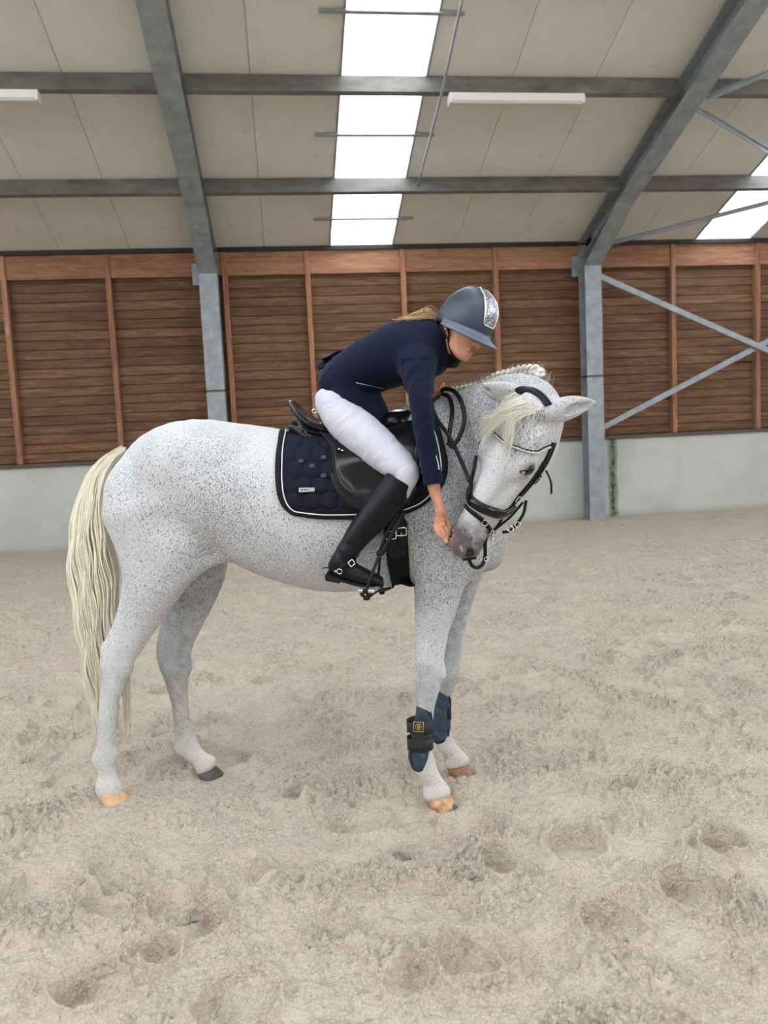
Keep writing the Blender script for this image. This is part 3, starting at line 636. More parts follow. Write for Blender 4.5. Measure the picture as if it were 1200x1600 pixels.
def build_horse():
    horse = empty('horse', 'flea-bitten grey horse under saddle, its head turned back for a treat', 'horse')
    vx = Vox((-1.25, 2.35, -.03), (1.15, 4.0, 1.86), .0075)
    # trunk
    chain_px(vx, [(218, 752, 0, 52, .14), (250, 750, 0, 78, .22), (300, 752, 0, 97, .27), (350, 762, 0, 103, .285), (400, 775, 0, 110, .29), (450, 790, 0, 118, .30), (510, 799, 0, 125, .30),
                  (570, 797, 0, 125, .29), (630, 786, 0, 124, .265), (685, 775, 0, 118, .23), (730, 790, 0, 98, .20), (752, 808, 0, 72, .17)], k=.01, n=3, cap=.55)
    # croup and hip muscles, near then far
    for s_ in (1, -1):
        ell_px(vx, 285, 722, s_*.12, 78, 55, .14, 8, .06)
        ell_px(vx, 215, 790, s_*.13, 52, 72, .11, -8, .05)
        ell_px(vx, 348, 715, s_*.17, 26, 30, .08, 0, .06)
    # near hind
    chain_px(vx, [(238, 800, .13, 74, .13), (246, 850, .135, 66, .115), (244, 893, .135, 55, .10), (230, 938, .13, 39, .075), (209, 985, .125, 28, .052), (190, 1020, .12, 24, .044),
                  (180, 1050, .12, 21, .042), (176, 1075, .12, 16.5, .034), (172, 1100, .118, 12, .026), (169.5, 1150, .116, 11, .024), (165, 1178, .116, 16.5, .033), (165, 1190, .116, 16, .033), (168, 1210, .116, 15, .030), (170, 1228, .116, 21, .040), (171, 1236, .116, 21, .040)], k=.045, n=4)
    ell_px(vx, 288, 850, .14, 42, 48, .09, 20, .06)
    chain_px(vx, [(205, 915, .125, 12, .02), (192, 960, .125, 9, .014), (176, 1000, .12, 9, .016), (168, 1024, .12, 10, .02), (168, 1045, .12, 8, .02)], k=.04, n=3)
    # far hind
    chain_px(vx, [(290, 840, -.13, 70, .12), (306, 885, -.13, 50, .10), (300, 932, -.13, 36, .075), (282, 985, -.13, 27.5, .052), (273, 1020, -.13, 25, .045), (274, 1048, -.13, 21.5, .042),
                  (278, 1078, -.13, 16, .034), (282, 1105, -.13, 13, .027), (286, 1135, -.13, 13, .025), (291, 1160, -.13, 18, .033), (297, 1171, -.13, 17, .033), (310, 1184, -.13, 14, .029), (322, 1196, -.13, 19, .036)], k=.045, n=4)
    chain_px(vx, [(276, 920, -.13, 12, .02), (266, 960, -.13, 9, .014), (257, 995, -.13, 9, .016), (256, 1018, -.13, 10, .02), (262, 1042, -.13, 8, .02)], k=.04, n=3)
    # shoulder and fore legs
    ell_px(vx, 678, 800, .13, 62, 92, .12, -14, .06)
    ell_px(vx, 715, 850, .10, 52, 62, .12, 0, .06)
    ell_px(vx, 690, 795, -.13, 62, 92, .12, -14, .06)
    ell_px(vx, 748, 835, -.03, 42, 60, .15, -15, .05)
    chain_px(vx, [(682, 850, .14, 50, .11), (686, 890, .145, 44, .095), (684, 925, .15, 37, .078), (675, 985, .155, 26.5, .055), (671, 1030, .158, 22.5, .046), (670, 1052, .158, 21.5, .046), (668, 1080, .158, 17.5, .038),
                  (665, 1108, .158, 13.5, .030), (662, 1160, .158, 12, .027), (665, 1195, .158, 16, .033), (668, 1206, .158, 16, .034), (677, 1222, .158, 15.5, .031), (682, 1238, .158, 22.5, .043)], k=.04, n=4)
    chain_px(vx, [(722, 862, -.13, 44, .10), (722, 900, -.135, 30, .085), (712, 950, -.135, 23, .06), (705, 1000, -.135, 19, .048), (702, 1035, -.135, 17.5, .044), (699, 1058, -.135, 16, .042), (694, 1082, -.135, 13, .034),
                  (690, 1120, -.135, 12, .027), (694, 1155, -.135, 14, .030), (699, 1166, -.135, 14.5, .032), (709, 1178, -.135, 13, .029), (715, 1190, -.135, 19, .038)], k=.04, n=4)
    # joints : hock point and cap, knees, fetlocks, tendons
    for (u, v, la, a, b, c_, an) in ((167, 1016, .12, 9, 13, .018, -10), (196, 1044, .12, 12, 16, .03, 20), (690, 1050, .158, 7, 16, .03, 0), (655, 1068, .158, 6, 9, .02, 0), (655, 1199, .158, 8, 10, .022, 0), (152, 1186, .116, 8, 11, .022, 0), (178, 1180, .116, 8, 12, .024, 0),
                                   (257, 1012, -.13, 9, 13, .018, -10), (290, 1042, -.13, 10, 16, .03, 10), (281, 1168, -.13, 8, 10, .022, 0), (713, 1052, -.135, 6, 13, .026, 0), (690, 1162, -.135, 7, 9, .02, 0)): ell_px(vx, u, v, la, a, b, c_, an, .018)
    for pts_ in ([(162, 1060), (158, 1100), (156, 1150), (153, 1178)], ): chain_px(vx, [(u+1, v, .118, 4.5, .010) for u, v in pts_], k=.010, n=3)
    chain_px(vx, [(268, 1060, -.13, 4.5, .010), (273, 1100, -.13, 4.5, .010), (278, 1150, -.13, 5, .010)], k=.010, n=3)
    chain_px(vx, [(270, 915, .16, 8, .02), (305, 888, .16, 10, .02), (345, 868, .14, 12, .02)], k=.05, n=3)
    # withers and neck, bending towards the viewer
    chain_px(vx, [(560, 715, 0, 42, .06), (610, 695, 0, 45, .055), (650, 682, 0, 50, .06), (690, 668, 0, 50, .06)], k=.07, n=3)
    chain_px(vx, [(675, 748, .0, 108, .17), (718, 716, .02, 100, .145), (757, 690, .08, 90, .118), (794, 664, .17, 79, .100), (828, 646, .27, 68, .088), (847, 638, .34, 50, .082)], k=.05, n=4, cap=.7)
    head_prims(vx)
    # ears
    EARS = []
    for sx, tip in ((-1, P(748, 602, .44)), (1, P(932, 628, .34))):
        b0 = H(sx*.062, .035, .015); mid = b0*.55+tip*.45+HNn*.005; ax = nrm(tip-b0)
        face = nrm(HNn*.75+HA*.25+HS*sx*(.5 if sx < 0 else .25)); lat = nrm(np.cross(face, ax))
        pts = np.array([b0-ax*.03, b0+ax*.012, b0*.7+tip*.3, b0*.45+tip*.55, b0*.18+tip*.82, tip]); wd = np.array([.034, .044, .052, .046, .026, .004])*(1.0 if sx < 0 else .92); tk = np.array([.030, .032, .024, .019, .011, .004])
        vx.chain(pts, wd, tk, lat, k=.02, n=4)
        pts2 = np.array([b0*.78+tip*.22, b0*.55+tip*.45, b0*.25+tip*.75, b0*.06+tip*.94])+face*.012
        q_ = .55 if sx < 0 else .9; vx.chain(pts2, np.array([.010, .021, .014, .003])*q_, np.array([.014, .014, .009, .003])*q_, lat, k=.010, n=3, sub=True); EARS.append((b0+ax*.03, tip))
    # gentle muscle relief and veins on the trunk and thighs
    cx = P(230, 960, .13)
    vx.wobble((-1.2, 2.4, .5), (.7, 3.9, 1.7), lambda X, Y, Z: .0045*pn3(X*6.5, Y*6.5, Z*6.5)+.0022*pn3(X*17, Y*17, Z*17))
    V, Fq = vx.mesh(); V = lap(V, Fq, 2)
    o = mk('body', V, Fq, None, horse)
    bvh = bvh_of(V, Fq)
    # painted coat tones per vertex: fleck density, dark skin, stain
    m = V-CAM; dep = m@CF; U = 600+F*(m@CR)/dep; W = 800-F*(m@CU)/dep; hh = (V-HP)@HA/hs; hx = (V-HP)@HS/hs; hy = (V-HP)@HNn/hs
    lat = (V-HO)@E2; al = (V-HO)@E1; z = V[:, 2]; hw = np.interp(hh, [0, .2, .4, .6], [.15, .15, .11, .088]); inhead = (hh > -.02) & (hh < .66) & ((hx/hw)**2+((hy+.04*(hh < .35))/(hw*1.25))**2 < 1) & (z > .7)
    hv = Vox(np.minimum(HP, HM)-.28, np.maximum(HP, HM)+.28, .008); head_prims(hv); hV, hF = hv.mesh(); hb_ = bvh_of(hV, hF)
    for i in np.where(inhead)[0]:
        q = hb_.find_nearest(Vector(V[i])); inhead[i] = q[3] is not None and q[3] < .014
    g = lambda x, a, b: np.clip((x-a)/(b-a), 0, 1)
    a_f = al/ np.linalg.norm(HN-HO)
    bump_ = lambda a, c, s_: np.exp(-((a-c)/s_)**2)
    nz = pn3(V[:, 0]*4, V[:, 1]*4, V[:, 2]*4)
    fl = .25+.52*bump_(al, .42, .20)*g(z, .8, 1.05)*(1-.5*g(z, 1.35, 1.6))+.62*g(al, .95, 1.2)*g(z, .80, 1.0)-.28*g(z, 1.42, 1.62)*(al < .7)+.35*nz
    lw = g(z, .55, .95); fl = fl*lw+(1-lw)*(.12+.12*nz)
    fl = np.where(inhead, .20+.25*nz+.25*bump_(hh, .10, .06)*(hx > 0)-.3*bump_(hh, .4, .12), fl)
    for (ea, eb) in EARS:
        tt = np.clip(((V-ea)@(eb-ea))/np.dot(eb-ea, eb-ea), 0, 1); de = np.linalg.norm(V-ea-tt[:, None]*(eb-ea), axis=1); fl = fl*np.clip((de-.045)/.03, .25, 1)
    dk = np.zeros(len(V))
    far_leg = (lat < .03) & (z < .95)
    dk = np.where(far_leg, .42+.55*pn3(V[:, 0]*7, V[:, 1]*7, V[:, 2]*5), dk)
    dk = np.maximum(dk, np.where((z < .62) & ~far_leg, .20+.42*pn3(V[:, 0]*8+3, V[:, 1]*8, V[:, 2]*5), 0))
    dk = np.maximum(dk, np.where(inhead, .95*g(hh+.35*(-hy-.03)+.03*nz, .41, .49)+.35*g(hh, .44, .55), 0))
    for sx in (-1, 1):
        e = H(sx*.100, .046, .214); dk = np.maximum(dk, .95*np.exp(-(np.linalg.norm(V-e, axis=1)/.036)**2)); dk = np.maximum(dk, .4*np.exp(-(np.linalg.norm(V-e, axis=1)/.05)**2))
        e = H(sx*.052, .042, .575); dk = np.maximum(dk, 1.3*np.exp(-(np.linalg.norm(V-e, axis=1)/.022)**3))  # shade of the nostril hollow put into the coat colour too
    dk = np.maximum(dk, .45*bump_(al, .30, .05)*bump_(z, .92, .06)*(lat > 0))  # darker patch low on the near flank
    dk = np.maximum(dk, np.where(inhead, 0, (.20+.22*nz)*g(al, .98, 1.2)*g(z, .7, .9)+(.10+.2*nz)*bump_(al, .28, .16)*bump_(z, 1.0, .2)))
    pk = 1.2*np.exp(-(np.linalg.norm(V-H(-.034, .048, .570), axis=1)/.020)**2)   # pink snip
    dk = dk*np.where((z < .30) & ~inhead, g(z, .12, .26), 1)
    st = g(-z, -.62, -.10)*(.25+.3*nz)*(z < .6)
    me = o.data
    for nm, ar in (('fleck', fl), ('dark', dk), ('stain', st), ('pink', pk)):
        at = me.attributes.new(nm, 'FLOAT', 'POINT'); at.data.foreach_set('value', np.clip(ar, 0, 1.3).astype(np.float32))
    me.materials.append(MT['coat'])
    return horse, bvh, V, Fq

def coat_mat():
    t = NT('fleabitten_grey_coat'); v = t.coord()
    att = lambda n_: (lambda nd: (setattr(nd, 'attribute_name', n_), nd.outputs['Fac'])[1])(t.n('ShaderNodeAttribute'))
    fl, dk, st, pk = att('fleck'), att('dark'), att('stain'), att('pink')
    base = t.ramp(t.noise(v, 5, 5, .6), [(.3, srgb(184, 187, 193)), (.7, srgb(212, 215, 220))])
    hair = t.noise(t.coord((90, 90, 260), (0, .5, 0)), 1.0, 3, .6)
    base = t.mix(.4, base, t.ramp(hair, [(.3, srgb(154, 156, 164)), (.65, srgb(224, 227, 231))]))
    def flecks(scale, rot, dens_a, size):
        wv = t.n('ShaderNodeTexVoronoi'); wv.inputs['Scale'].default_value = scale; wv.inputs['Randomness'].default_value = 1
        vv = t.coord((1.0, 1.0, .45), rot)
        dn = t.noise(v, 30, 2, .5, 'Color'); ad = t.n('ShaderNodeVectorMath', operation='MULTIPLY_ADD'); t.l(dn, ad.inputs[0]); ad.inputs[1].default_value = (.012, .012, .012); t.l(vv, ad.inputs[2])
        t.l(ad.outputs[0], wv.inputs['Vector'])
        sx = t.n('ShaderNodeSeparateColor'); t.l(wv.outputs['Color'], sx.inputs[0])
        dens = t.math('MULTIPLY', fl, dens_a)
        on = t.math('SUBTRACT', dens, sx.outputs[0]); on = t.math('MULTIPLY', on, 8, clamp=True)
        rad = t.math('SUBTRACT', size, wv.outputs['Distance']); rad = t.math('MULTIPLY', rad, 9, clamp=True)
        return t.math('MULTIPLY', on, rad)
    f1 = flecks(185, (0, .6, 0), 1.15, .42); f2 = flecks(330, (0, .3, 0), 1.5, .45)
    f = t.math('MAXIMUM', f1, t.math('MULTIPLY', f2, .75))
    c = t.mix(t.math('MULTIPLY', f, .8), base, srgb(70, 64, 67))
    mot = t.math('MULTIPLY_ADD', t.noise(v, 26, 5, .65), 3.2, -1.1, clamp=True)
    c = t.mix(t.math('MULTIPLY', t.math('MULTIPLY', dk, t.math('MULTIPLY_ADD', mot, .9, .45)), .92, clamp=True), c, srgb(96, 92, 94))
    c = t.mix(t.math('MULTIPLY', st, 1.0, clamp=True), c, srgb(205, 192, 164))
    c = t.mix(t.math('MULTIPLY', pk, .9, clamp=True), c, srgb(205, 160, 145))
    t.base(c).set(rough=.62, spec=.25, sheen=.12)
    t.bump(t.math('ADD', hair, t.math('MULTIPLY', t.noise(v, 38, 3), .6)), .25, .004); return t.m
MT['coat'] = coat_mat()
def hair_mat(name, a, b, sc_=(60, 60, 3)):
    t = NT(name); v = t.coord(sc_); gi_ = t.n('ShaderNodeNewGeometry'); c = t.ramp(t.math('MULTIPLY_ADD', t.noise(v, 1.0, 4, .6), .5, t.math('MULTIPLY', gi_.outputs['Random Per Island'], .5)), [(.15, tuple(x*.84 for x in a[:3])+(1,)), (.45, a), (.75, b)]); t.base(c).set(rough=.55, spec=.3); return t.m
MT['tail'] = hair_mat('cream_horse_hair', srgb(236, 227, 202), srgb(252, 248, 238))
MT['mane'] = hair_mat('pale_grey_mane', srgb(188, 182, 172), srgb(240, 237, 228), (25, 25, 25))
MT['forelock'] = hair_mat('ivory_forelock', srgb(242, 238, 224), srgb(254, 252, 246))
def hoof_mat(name, a, b, dark=None):
    t = NT(name); v = t.coord(); c = t.ramp(t.noise(v, 25, 4, .7), [(.35, a), (.65, b)])
    if dark: c = t.mix(t.ramp(t.noise(t.coord((14, 14, 3), loc=(.3, .2, 0)), 1, 2), [(.52, (0, 0, 0)), (.58, (1, 1, 1))]), c, dark)
    t.base(c).set(rough=.5); t.bump(t.noise(t.coord((3, 3, 60)), 1, 3), .3, .004); return t.m
MT['hoof_tan'] = hoof_mat('tan_horn', srgb(150, 108, 74), srgb(208, 170, 132), srgb(84, 76, 72))
MT['hoof_pale'] = hoof_mat('pale_tan_horn', srgb(188, 150, 112), srgb(216, 184, 150))
MT['hoof_dark'] = hoof_mat('dark_grey_horn', srgb(52, 52, 54), srgb(84, 82, 82))
MT['hoof_brown'] = hoof_mat('brown_horn', srgb(96, 66, 48), srgb(150, 112, 84))
def glossy(name, c, r=.08, **kw): return simple(name, c, r, **kw)
MT['eye'] = glossy('dark_wet_eye', (.006, .005, .004, 1), .22, spec=.3)

def hoof(parent, u, v, lat, mat, sink=.0, ang=0, sc_=1.0, lab=None):
    """tapered hoof wall, coronet at the picture point (u, v)"""
    c = P(u, v, lat); fw = nrm(E1*math.cos(ang)+E2*math.sin(ang)); sd = np.array([fw[1], -fw[0], 0]); zt = c[2]; V = []; n = 24; zb = -.012-sink
    rings = [(1.0, .040, -.004), (.93, .047, -.004), (.5, .055, -.002), (.12, .062, .0), (.0, .061, .0)]
    for t_, r, o_ in rings:
        z = zb+(zt-zb)*t_
        for i in range(n):
            a = 2*math.pi*i/n; ca, sa = math.cos(a), math.sin(a)
            fr = r*(1.12 if ca > 0 else .92); x = ca*fr+(1-t_)*.026+o_-.004; y = sa*r*1.02
            V.append((c+fw*x*sc_+sd*y*sc_)[:2].tolist()+[z-(.013 if ca < 0 else -.010*ca)*(-ca if ca < 0 else 1)*t_*(1 if t_ > .5 else .3)])
    Fc = [(k*n+i, k*n+(i+1) % n, (k+1)*n+(i+1) % n, (k+1)*n+i) for k in range(len(rings)-1) for i in range(n)]
    Fc = [f[::-1] for f in Fc]+[tuple(range(n)), tuple(range((len(rings)-1)*n, len(rings)*n))[::-1]]
    o = mk('hoof', V, Fc, mat, parent)
    if lab: o['label'] = lab
    return c

def build_horse_details(horse, bvh):
    for (u, v, lat, m, lb) in ((173, 1236, .116, MT['hoof_pale'], 'pale tan hoof sunk into the sand'), (325, 1203, -.13, MT['hoof_dark'], 'dark grey hoof'), (685, 1243, .158, MT['hoof_tan'], 'tan hoof with a dark stripe'), (715, 1195, -.135, MT['hoof_brown'], 'brown hoof')):
        hoof(horse, u, v, lat, m, lab=lb)
    for sx in (-1, 1):     # dark plug standing in for the shade inside each nostril
        c = H(sx*.042, .037, .577); ax = EYE_AX if sx > 0 else nrm(HA*.7+HNn*.3); nf = nrm(HS*sx*.7+HNn*.5+HA*.35); nf = nrm(nf-ax*np.dot(nf, ax)); ay = np.cross(nf, ax); n = 12
        V = [c+nf*.012*math.cos(th)+ax*.025*math.sin(th)*math.cos(ph)+ay*.014*math.sin(th)*math.sin(ph) for th in np.linspace(0, math.pi, n+1) for ph in np.arange(n)*2*math.pi/n]
        mk('nostril', V, np.array([(i*n+j, i*n+(j+1) % n, (i+1)*n+(j+1) % n, (i+1)*n+j) for i in range(n) for j in range(n)]), MT['nostril'], horse)
    # eyes, half closed, long axis level
    for sx in (-1, 1):
        c = H(sx*.095, .047, .213); nf = nrm(HS*sx+HNn*.55); ax = EYE_AX if sx > 0 else nrm(HA*.8+HNn*.4); ax = nrm(ax-nf*np.dot(ax, nf)); ay = np.cross(nf, ax); n = 14
        V = [c+nf*.011*math.cos(th)+ax*.028*math.sin(th)*math.cos(ph)+ay*.013*math.sin(th)*math.sin(ph) for th in np.linspace(0, math.pi, n+1) for ph in np.arange(n)*2*math.pi/n]
        Fc = np.array([(i*n+j, i*n+(j+1) % n, (i+1)*n+(j+1) % n, (i+1)*n+j) for i in range(n) for j in range(n)]); mk('eye', V, Fc, MT['eye'], horse)
        for sg, bow in ((1, .009), (-1, .0115)):
            b = MB(); b.tube([c+nf*(.010-.010*q*q)+ax*.031*q+ay*sg*bow*(1-q*q) for q in np.linspace(-1, 1, 11)], [.003, .0045, .005, .0055, .0055, .0055, .0055, .0055, .005, .0045, .003], 6); b.build('eyelid', MT['lid'], horse, True)
    # tail : wavy locks falling from the dock
    R = np.random.RandomState(3); L = []; Rd = []
    mid = [(192, 702), (172, 716), (152, 745), (142, 790), (140, 850), (146, 920), (152, 990), (160, 1060), (168, 1115), (172, 1150)]
    wid = [5, 10, 17, 25, 34, 36, 32, 26, 22, 14]
    mids = spl(np.column_stack([mid, wid]), 5); mids = resamp(mids, 46)
    for i in range(1100):
        a = R.rand()*2-1; dpt = (R.rand()*2-1); rr = math.sqrt(max(0, 1-a*a)); ph = R.rand()*6.28; lk = round(a*7)/7.
        cut = 1-.28*R.rand()**1.5 if a < .3 else 1-.18*R.rand(); cut = min(1, cut+.0)
        if R.rand() < .25: cut *= .75+.25*R.rand()
        nn = 40; t = np.linspace(0, cut, nn); q = np.stack([np.interp(t, np.linspace(0, 1, 46), mids[:, j]) for j in range(3)], 1)
        wob = np.sin(t*34+lk*5+ph*.15)*2.3*np.clip(t*2.5, 0, 1)+np.sin(t*15+lk*9)*2.2*t
        aa = a*(1-.25*t)+lk*.25*t
        u = q[:, 0]+aa*q[:, 2]+wob+(t**2.2)*(R.rand()*2-1)*7; v = q[:, 1]+R.randn()*1.5
        if a > .62: u = u+ t**2*16
        lat = (.062+.03*t)*dpt*rr*np.clip(t*5+.3, 0, 1)+.01*np.sin(t*20+ph)*t-.02
        L.append([P(u[k], v[k], lat[k]) for k in range(nn)]); r0 = .0026+.0022*R.rand(); Rd.append(r0*np.clip(1.25-t/cut, .12, 1)*np.clip(t*8+.5, 0, 1))
    Vt, Ft = strands(L, Rd, 3)
    o = mk('tail', Vt, Ft, MT['tail'], horse); o['label'] = 'long wavy cream tail'
    # forelock : fan of fine locks swept to her right side, one lock down the forehead
    L = []; Rd = []
    for lk in range(34):
        f = lk/33.; x0 = -.045+.09*((lk*7) % 34)/33.; z0 = .0+.03*R.rand()
        if lk < 24:
            g_ = lk/23.; ex = -.125+.045*g_+.01*R.randn(); ez = .135+.095*g_+.012*R.randn(); ey = .072+.02*g_
            path = [H(x0, .088, z0), H(x0*.6-.03, .120+.01*R.rand(), z0+.045), H(-.078+.02*g_, .112, .095+.045*g_), H(ex, ey, ez)]
        else:
            g_ = (lk-24)/9.; path = [H(x0, .090, z0), H(x0*.5-.01, .116, .07), H(.000+.02*g_, .110, .135), H(.004+.035*g_+.006*R.randn(), .094, .195+.03*R.rand())]
        base_ = resamp(spl(path, 6), 18); ph = R.rand()*6; amp = .004+.004*R.rand()
        for j in range(12):
            sp = R.randn(2)*.0046; t = np.linspace(0, 1, 18)[:, None]; cut = .72+.28*R.rand(); q = resamp(base_[:max(6, int(18*cut))], 18)
            q = q+(HS*sp[0]+HNn*abs(sp[1])*.8)*(1.0-.35*t+.5*t*t)+np.sin(t*7+ph)*HS*amp*t+R.randn()*HA*.003*t
            L.append(q); Rd.append(.0017*np.linspace(1, .25, 18)*(.7+.7*R.rand()))
    for j in range(60):
        x0 = (R.rand()-.5)*.11; q = resamp(spl([H(x0, .088, .0), H(x0+.02*R.randn(), .125, .05), H(x0+.04*R.randn(), .12, .12+.04*R.rand())], 6), 18); L.append(q); Rd.append(.0007*np.linspace(1, .4, 18))
    Vt, Ft = strands(L, Rd, 3); o = mk('forelock', Vt, Ft, MT['forelock'], horse); o['label'] = 'ivory forelock combed to one side'
    # crest braid: plump strands plaited along the neck top, in two runs
    def braid(path, amp, r, nm, turns):
        q = resamp(spl(path, 8), 200); n = len(q); T, N, B = frames(q); t = np.linspace(0, 1, n); Nn = []
        for k in range(n):
            d = nrm(CAM-q[k]); x = nrm(np.cross(T[k], d)); Nn.append((x, d))
        Ls = []; Rs = []
        for j in range(3):
            ph = t*turns*2*math.pi+j*2*math.pi/3
            c_ = q+np.array([Nn[k][0]*amp*math.sin(ph[k])+Nn[k][1]*amp*.7*math.sin(2*ph[k]) for k in range(n)])
            puf = .75+.35*np.abs(np.sin(ph+.6)); Ls.append(c_); Rs.append(r*.62*puf)
            for m_ in range(7):
                a = m_*2*math.pi/7; rr = r*.52*puf
                off = np.array([Nn[k][0]*rr[k]*math.cos(a+ph[k]*.5)+Nn[k][1]*rr[k]*math.sin(a+ph[k]*.5) for k in range(n)]); Ls.append(c_+off); Rs.append(r*.30*puf)
        V_, F_ = strands(Ls, Rs, 5); return mk(nm, V_, F_, MT['mane'], horse)
    def crest(pts, lift):
        out = []
        for (u, v, lt) in pts: out.append(P(u, v+lift, lt))
        return np.array(out)
    braid(crest([(700, 613, .02), (725, 608, .035), (742, 604, .05), (760, 599, .08)], 0), .009, .011, 'mane_braid', 3).__setitem__('label', 'thin tight braid near the withers')
    braid(crest([(757, 602, .10), (775, 592, .13), (795, 586, .17), (818, 580, .21), (838, 580, .25), (845, 590, .27)], 0), .013, .015, 'mane_braid', 4).__setitem__('label', 'thick plaited crest below the poll')
    # short fuzzy hairs along the crest
    L = []; Rd = []
    cr = resamp(spl(np.array([P(700, 616, 0), P(745, 605, .03), (P(790, 590, .12)), P(838, 582, .20), P(858, 600, .24)]), 8), 200)
    for i in range(700):
        k = R.randint(200); p = cr[k]+R.randn(3)*.006; d = nrm(np.array([R.randn()*.5, R.randn()*.5, 1.2])); l = .018+.022*R.rand(); L.append([p, p+d*l*.5+R.randn(3)*.002, p+d*l+R.randn(3)*.005]); Rd.append([.0008, .0006, .0003])
    Vt, Ft = strands(L, Rd, 3); mk('crest_fuzz', Vt, Ft, MT['mane'], horse)
MT['nostril'] = simple('nostril_hollow_black', srgb(30, 28, 30), .7)
MT['lid'] = simple('dark_eyelid_skin', srgb(48, 44, 46), .6)
# ------------------------------------------------------------------ tack
def leather(name, c, r=.35, b=.12, spec=.16):
    t = NT(name); v = t.coord(); n_ = t.n('ShaderNodeTexVoronoi'); n_.inputs['Scale'].default_value = 420; t.l(v, n_.inputs['Vector'])
    t.base(t.ramp(t.noise(v, 9, 4), [(.3, tuple(x*.6 for x in c[:3])+(1,)), (.7, c)])).set(rough=r, spec=spec); t.bump(n_.outputs['Distance'], b, .001); return t.m
MT['leather'] = leather('black_leather', (.012, .013, .015, 1), .30)
MT['leather_matte'] = leather('soft_black_leather', (.016, .017, .019, 1), .42, .2)
MT['leather_gloss'] = leather('polished_black_leather', (.008, .009, .011, 1), .16, .03, .35)
MT['chrome'] = simple('polished_steel', (.75, .75, .76, 1), .18, 1)
MT['navy_cloth'] = simple('navy_quilted_cloth', srgb(27, 28, 44), .85, bump=(700, .3, .0008), spec=.15)
MT['black_cloth'] = simple('black_ribbed_binding', (.012, .012, .014, 1), .75, bump=(500, .4, .001), spec=.15)
MT['white_cord'] = simple('white_piping', srgb(225, 225, 228), .6)
MT['grey_tab'] = simple('dark_grey_tab', srgb(46, 48, 62), .6)
MT['plate'] = simple('brushed_silver_plate', srgb(190, 192, 200), .35, .7)
MT['rubber'] = simple('black_rubber', (.012, .012, .012, 1), .6, spec=.2)
MT['fleece'] = simple('black_neoprene', (.006, .007, .012, 1), .8, bump=(300, .3, .001), spec=.15)
def crystal():
    t = NT('crystal_beads'); v = t.coord(); t.base(srgb(225, 226, 230)).set(rough=.12, metal=.6); return t.m
MT['crystal'] = crystal()
def ribbon_geo(Pp, N, w_, th):
    Pp = np.asarray(Pp, float); N = np.asarray(N, float); n = len(Pp); T = np.gradient(Pp, axis=0); T /= np.linalg.norm(T, axis=1)[:, None]+1e-9
    S = np.cross(T, N); S /= np.linalg.norm(S, axis=1)[:, None]+1e-9; Nn = np.cross(S, T); w_ = np.broadcast_to(np.asarray(w_, float), (n,))[:, None]
    prof = [(-.5, 0), (-.5, .6), (-.36, 1.0), (0, 1.12), (.36, 1.0), (.5, .6), (.5, 0)]; k = len(prof)
    V = np.stack([Pp+S*w_*a+Nn*th*b for a, b in prof], 1).reshape(-1, 3)
    Fc = [(i*k+j, i*k+(j+1) % k, (i+1)*k+(j+1) % k, (i+1)*k+j) for i in range(n-1) for j in range(k)]+[tuple(range(k))[::-1], tuple((n-1)*k+j for j in range(k))]
    return V, Fc
def smooth_rows(A, it=3):
    A = np.array(A, float)
    for _ in range(it):
        B = A.copy(); B[1:-1] = (A[:-2]+2*A[1:-1]+A[2:])/4; A = B
    return A
def surf_strap(bvh, px, w_, th, name, mat, parent, n=8, lift=.0005, sm=2):
    q = spl(np.array(px, float), n); hits = [cast(bvh, a, b) for a, b in q[:, :2]]; Pp = smooth_rows([h[0] for h in hits], sm); N = smooth_rows([h[1] for h in hits], 4)
    N /= np.linalg.norm(N, axis=1)[:, None]; V, Fc = ribbon_geo(Pp+N*lift, N, w_, th); return mk(name, V, Fc, mat, parent)
def free_strap(pts, w_, th, name, mat, parent, n=8, face=None):
    """pts: (u, v, lateral) ; strap hanging free, its flat side towards face"""
    q = spl(np.array([P(*p) for p in pts]), n); N = np.array([nrm(CAM-p) if face is None else face for p in q]); V, Fc = ribbon_geo(q, N, w_, th); return mk(name, V, Fc, mat, parent)
def coons(top, bot, left, right, nu, nv):
    f = lambda c, n: resamp(spl(np.array(c, float), 8), n)
    Tp, Bt, Lf, Rt = f(top, nu), f(bot, nu), f(left, nv), f(right, nv); s = np.linspace(0, 1, nu)[:, None, None]; t = np.linspace(0, 1, nv)[None, :, None]
    G = (1-t)*Tp[:, None]+t*Bt[:, None]+(1-s)*Lf[None]+s*Rt[None]-((1-s)*(1-t)*Tp[0]+s*(1-t)*Tp[-1]+(1-s)*t*Bt[0]+s*t*Bt[-1]); return G
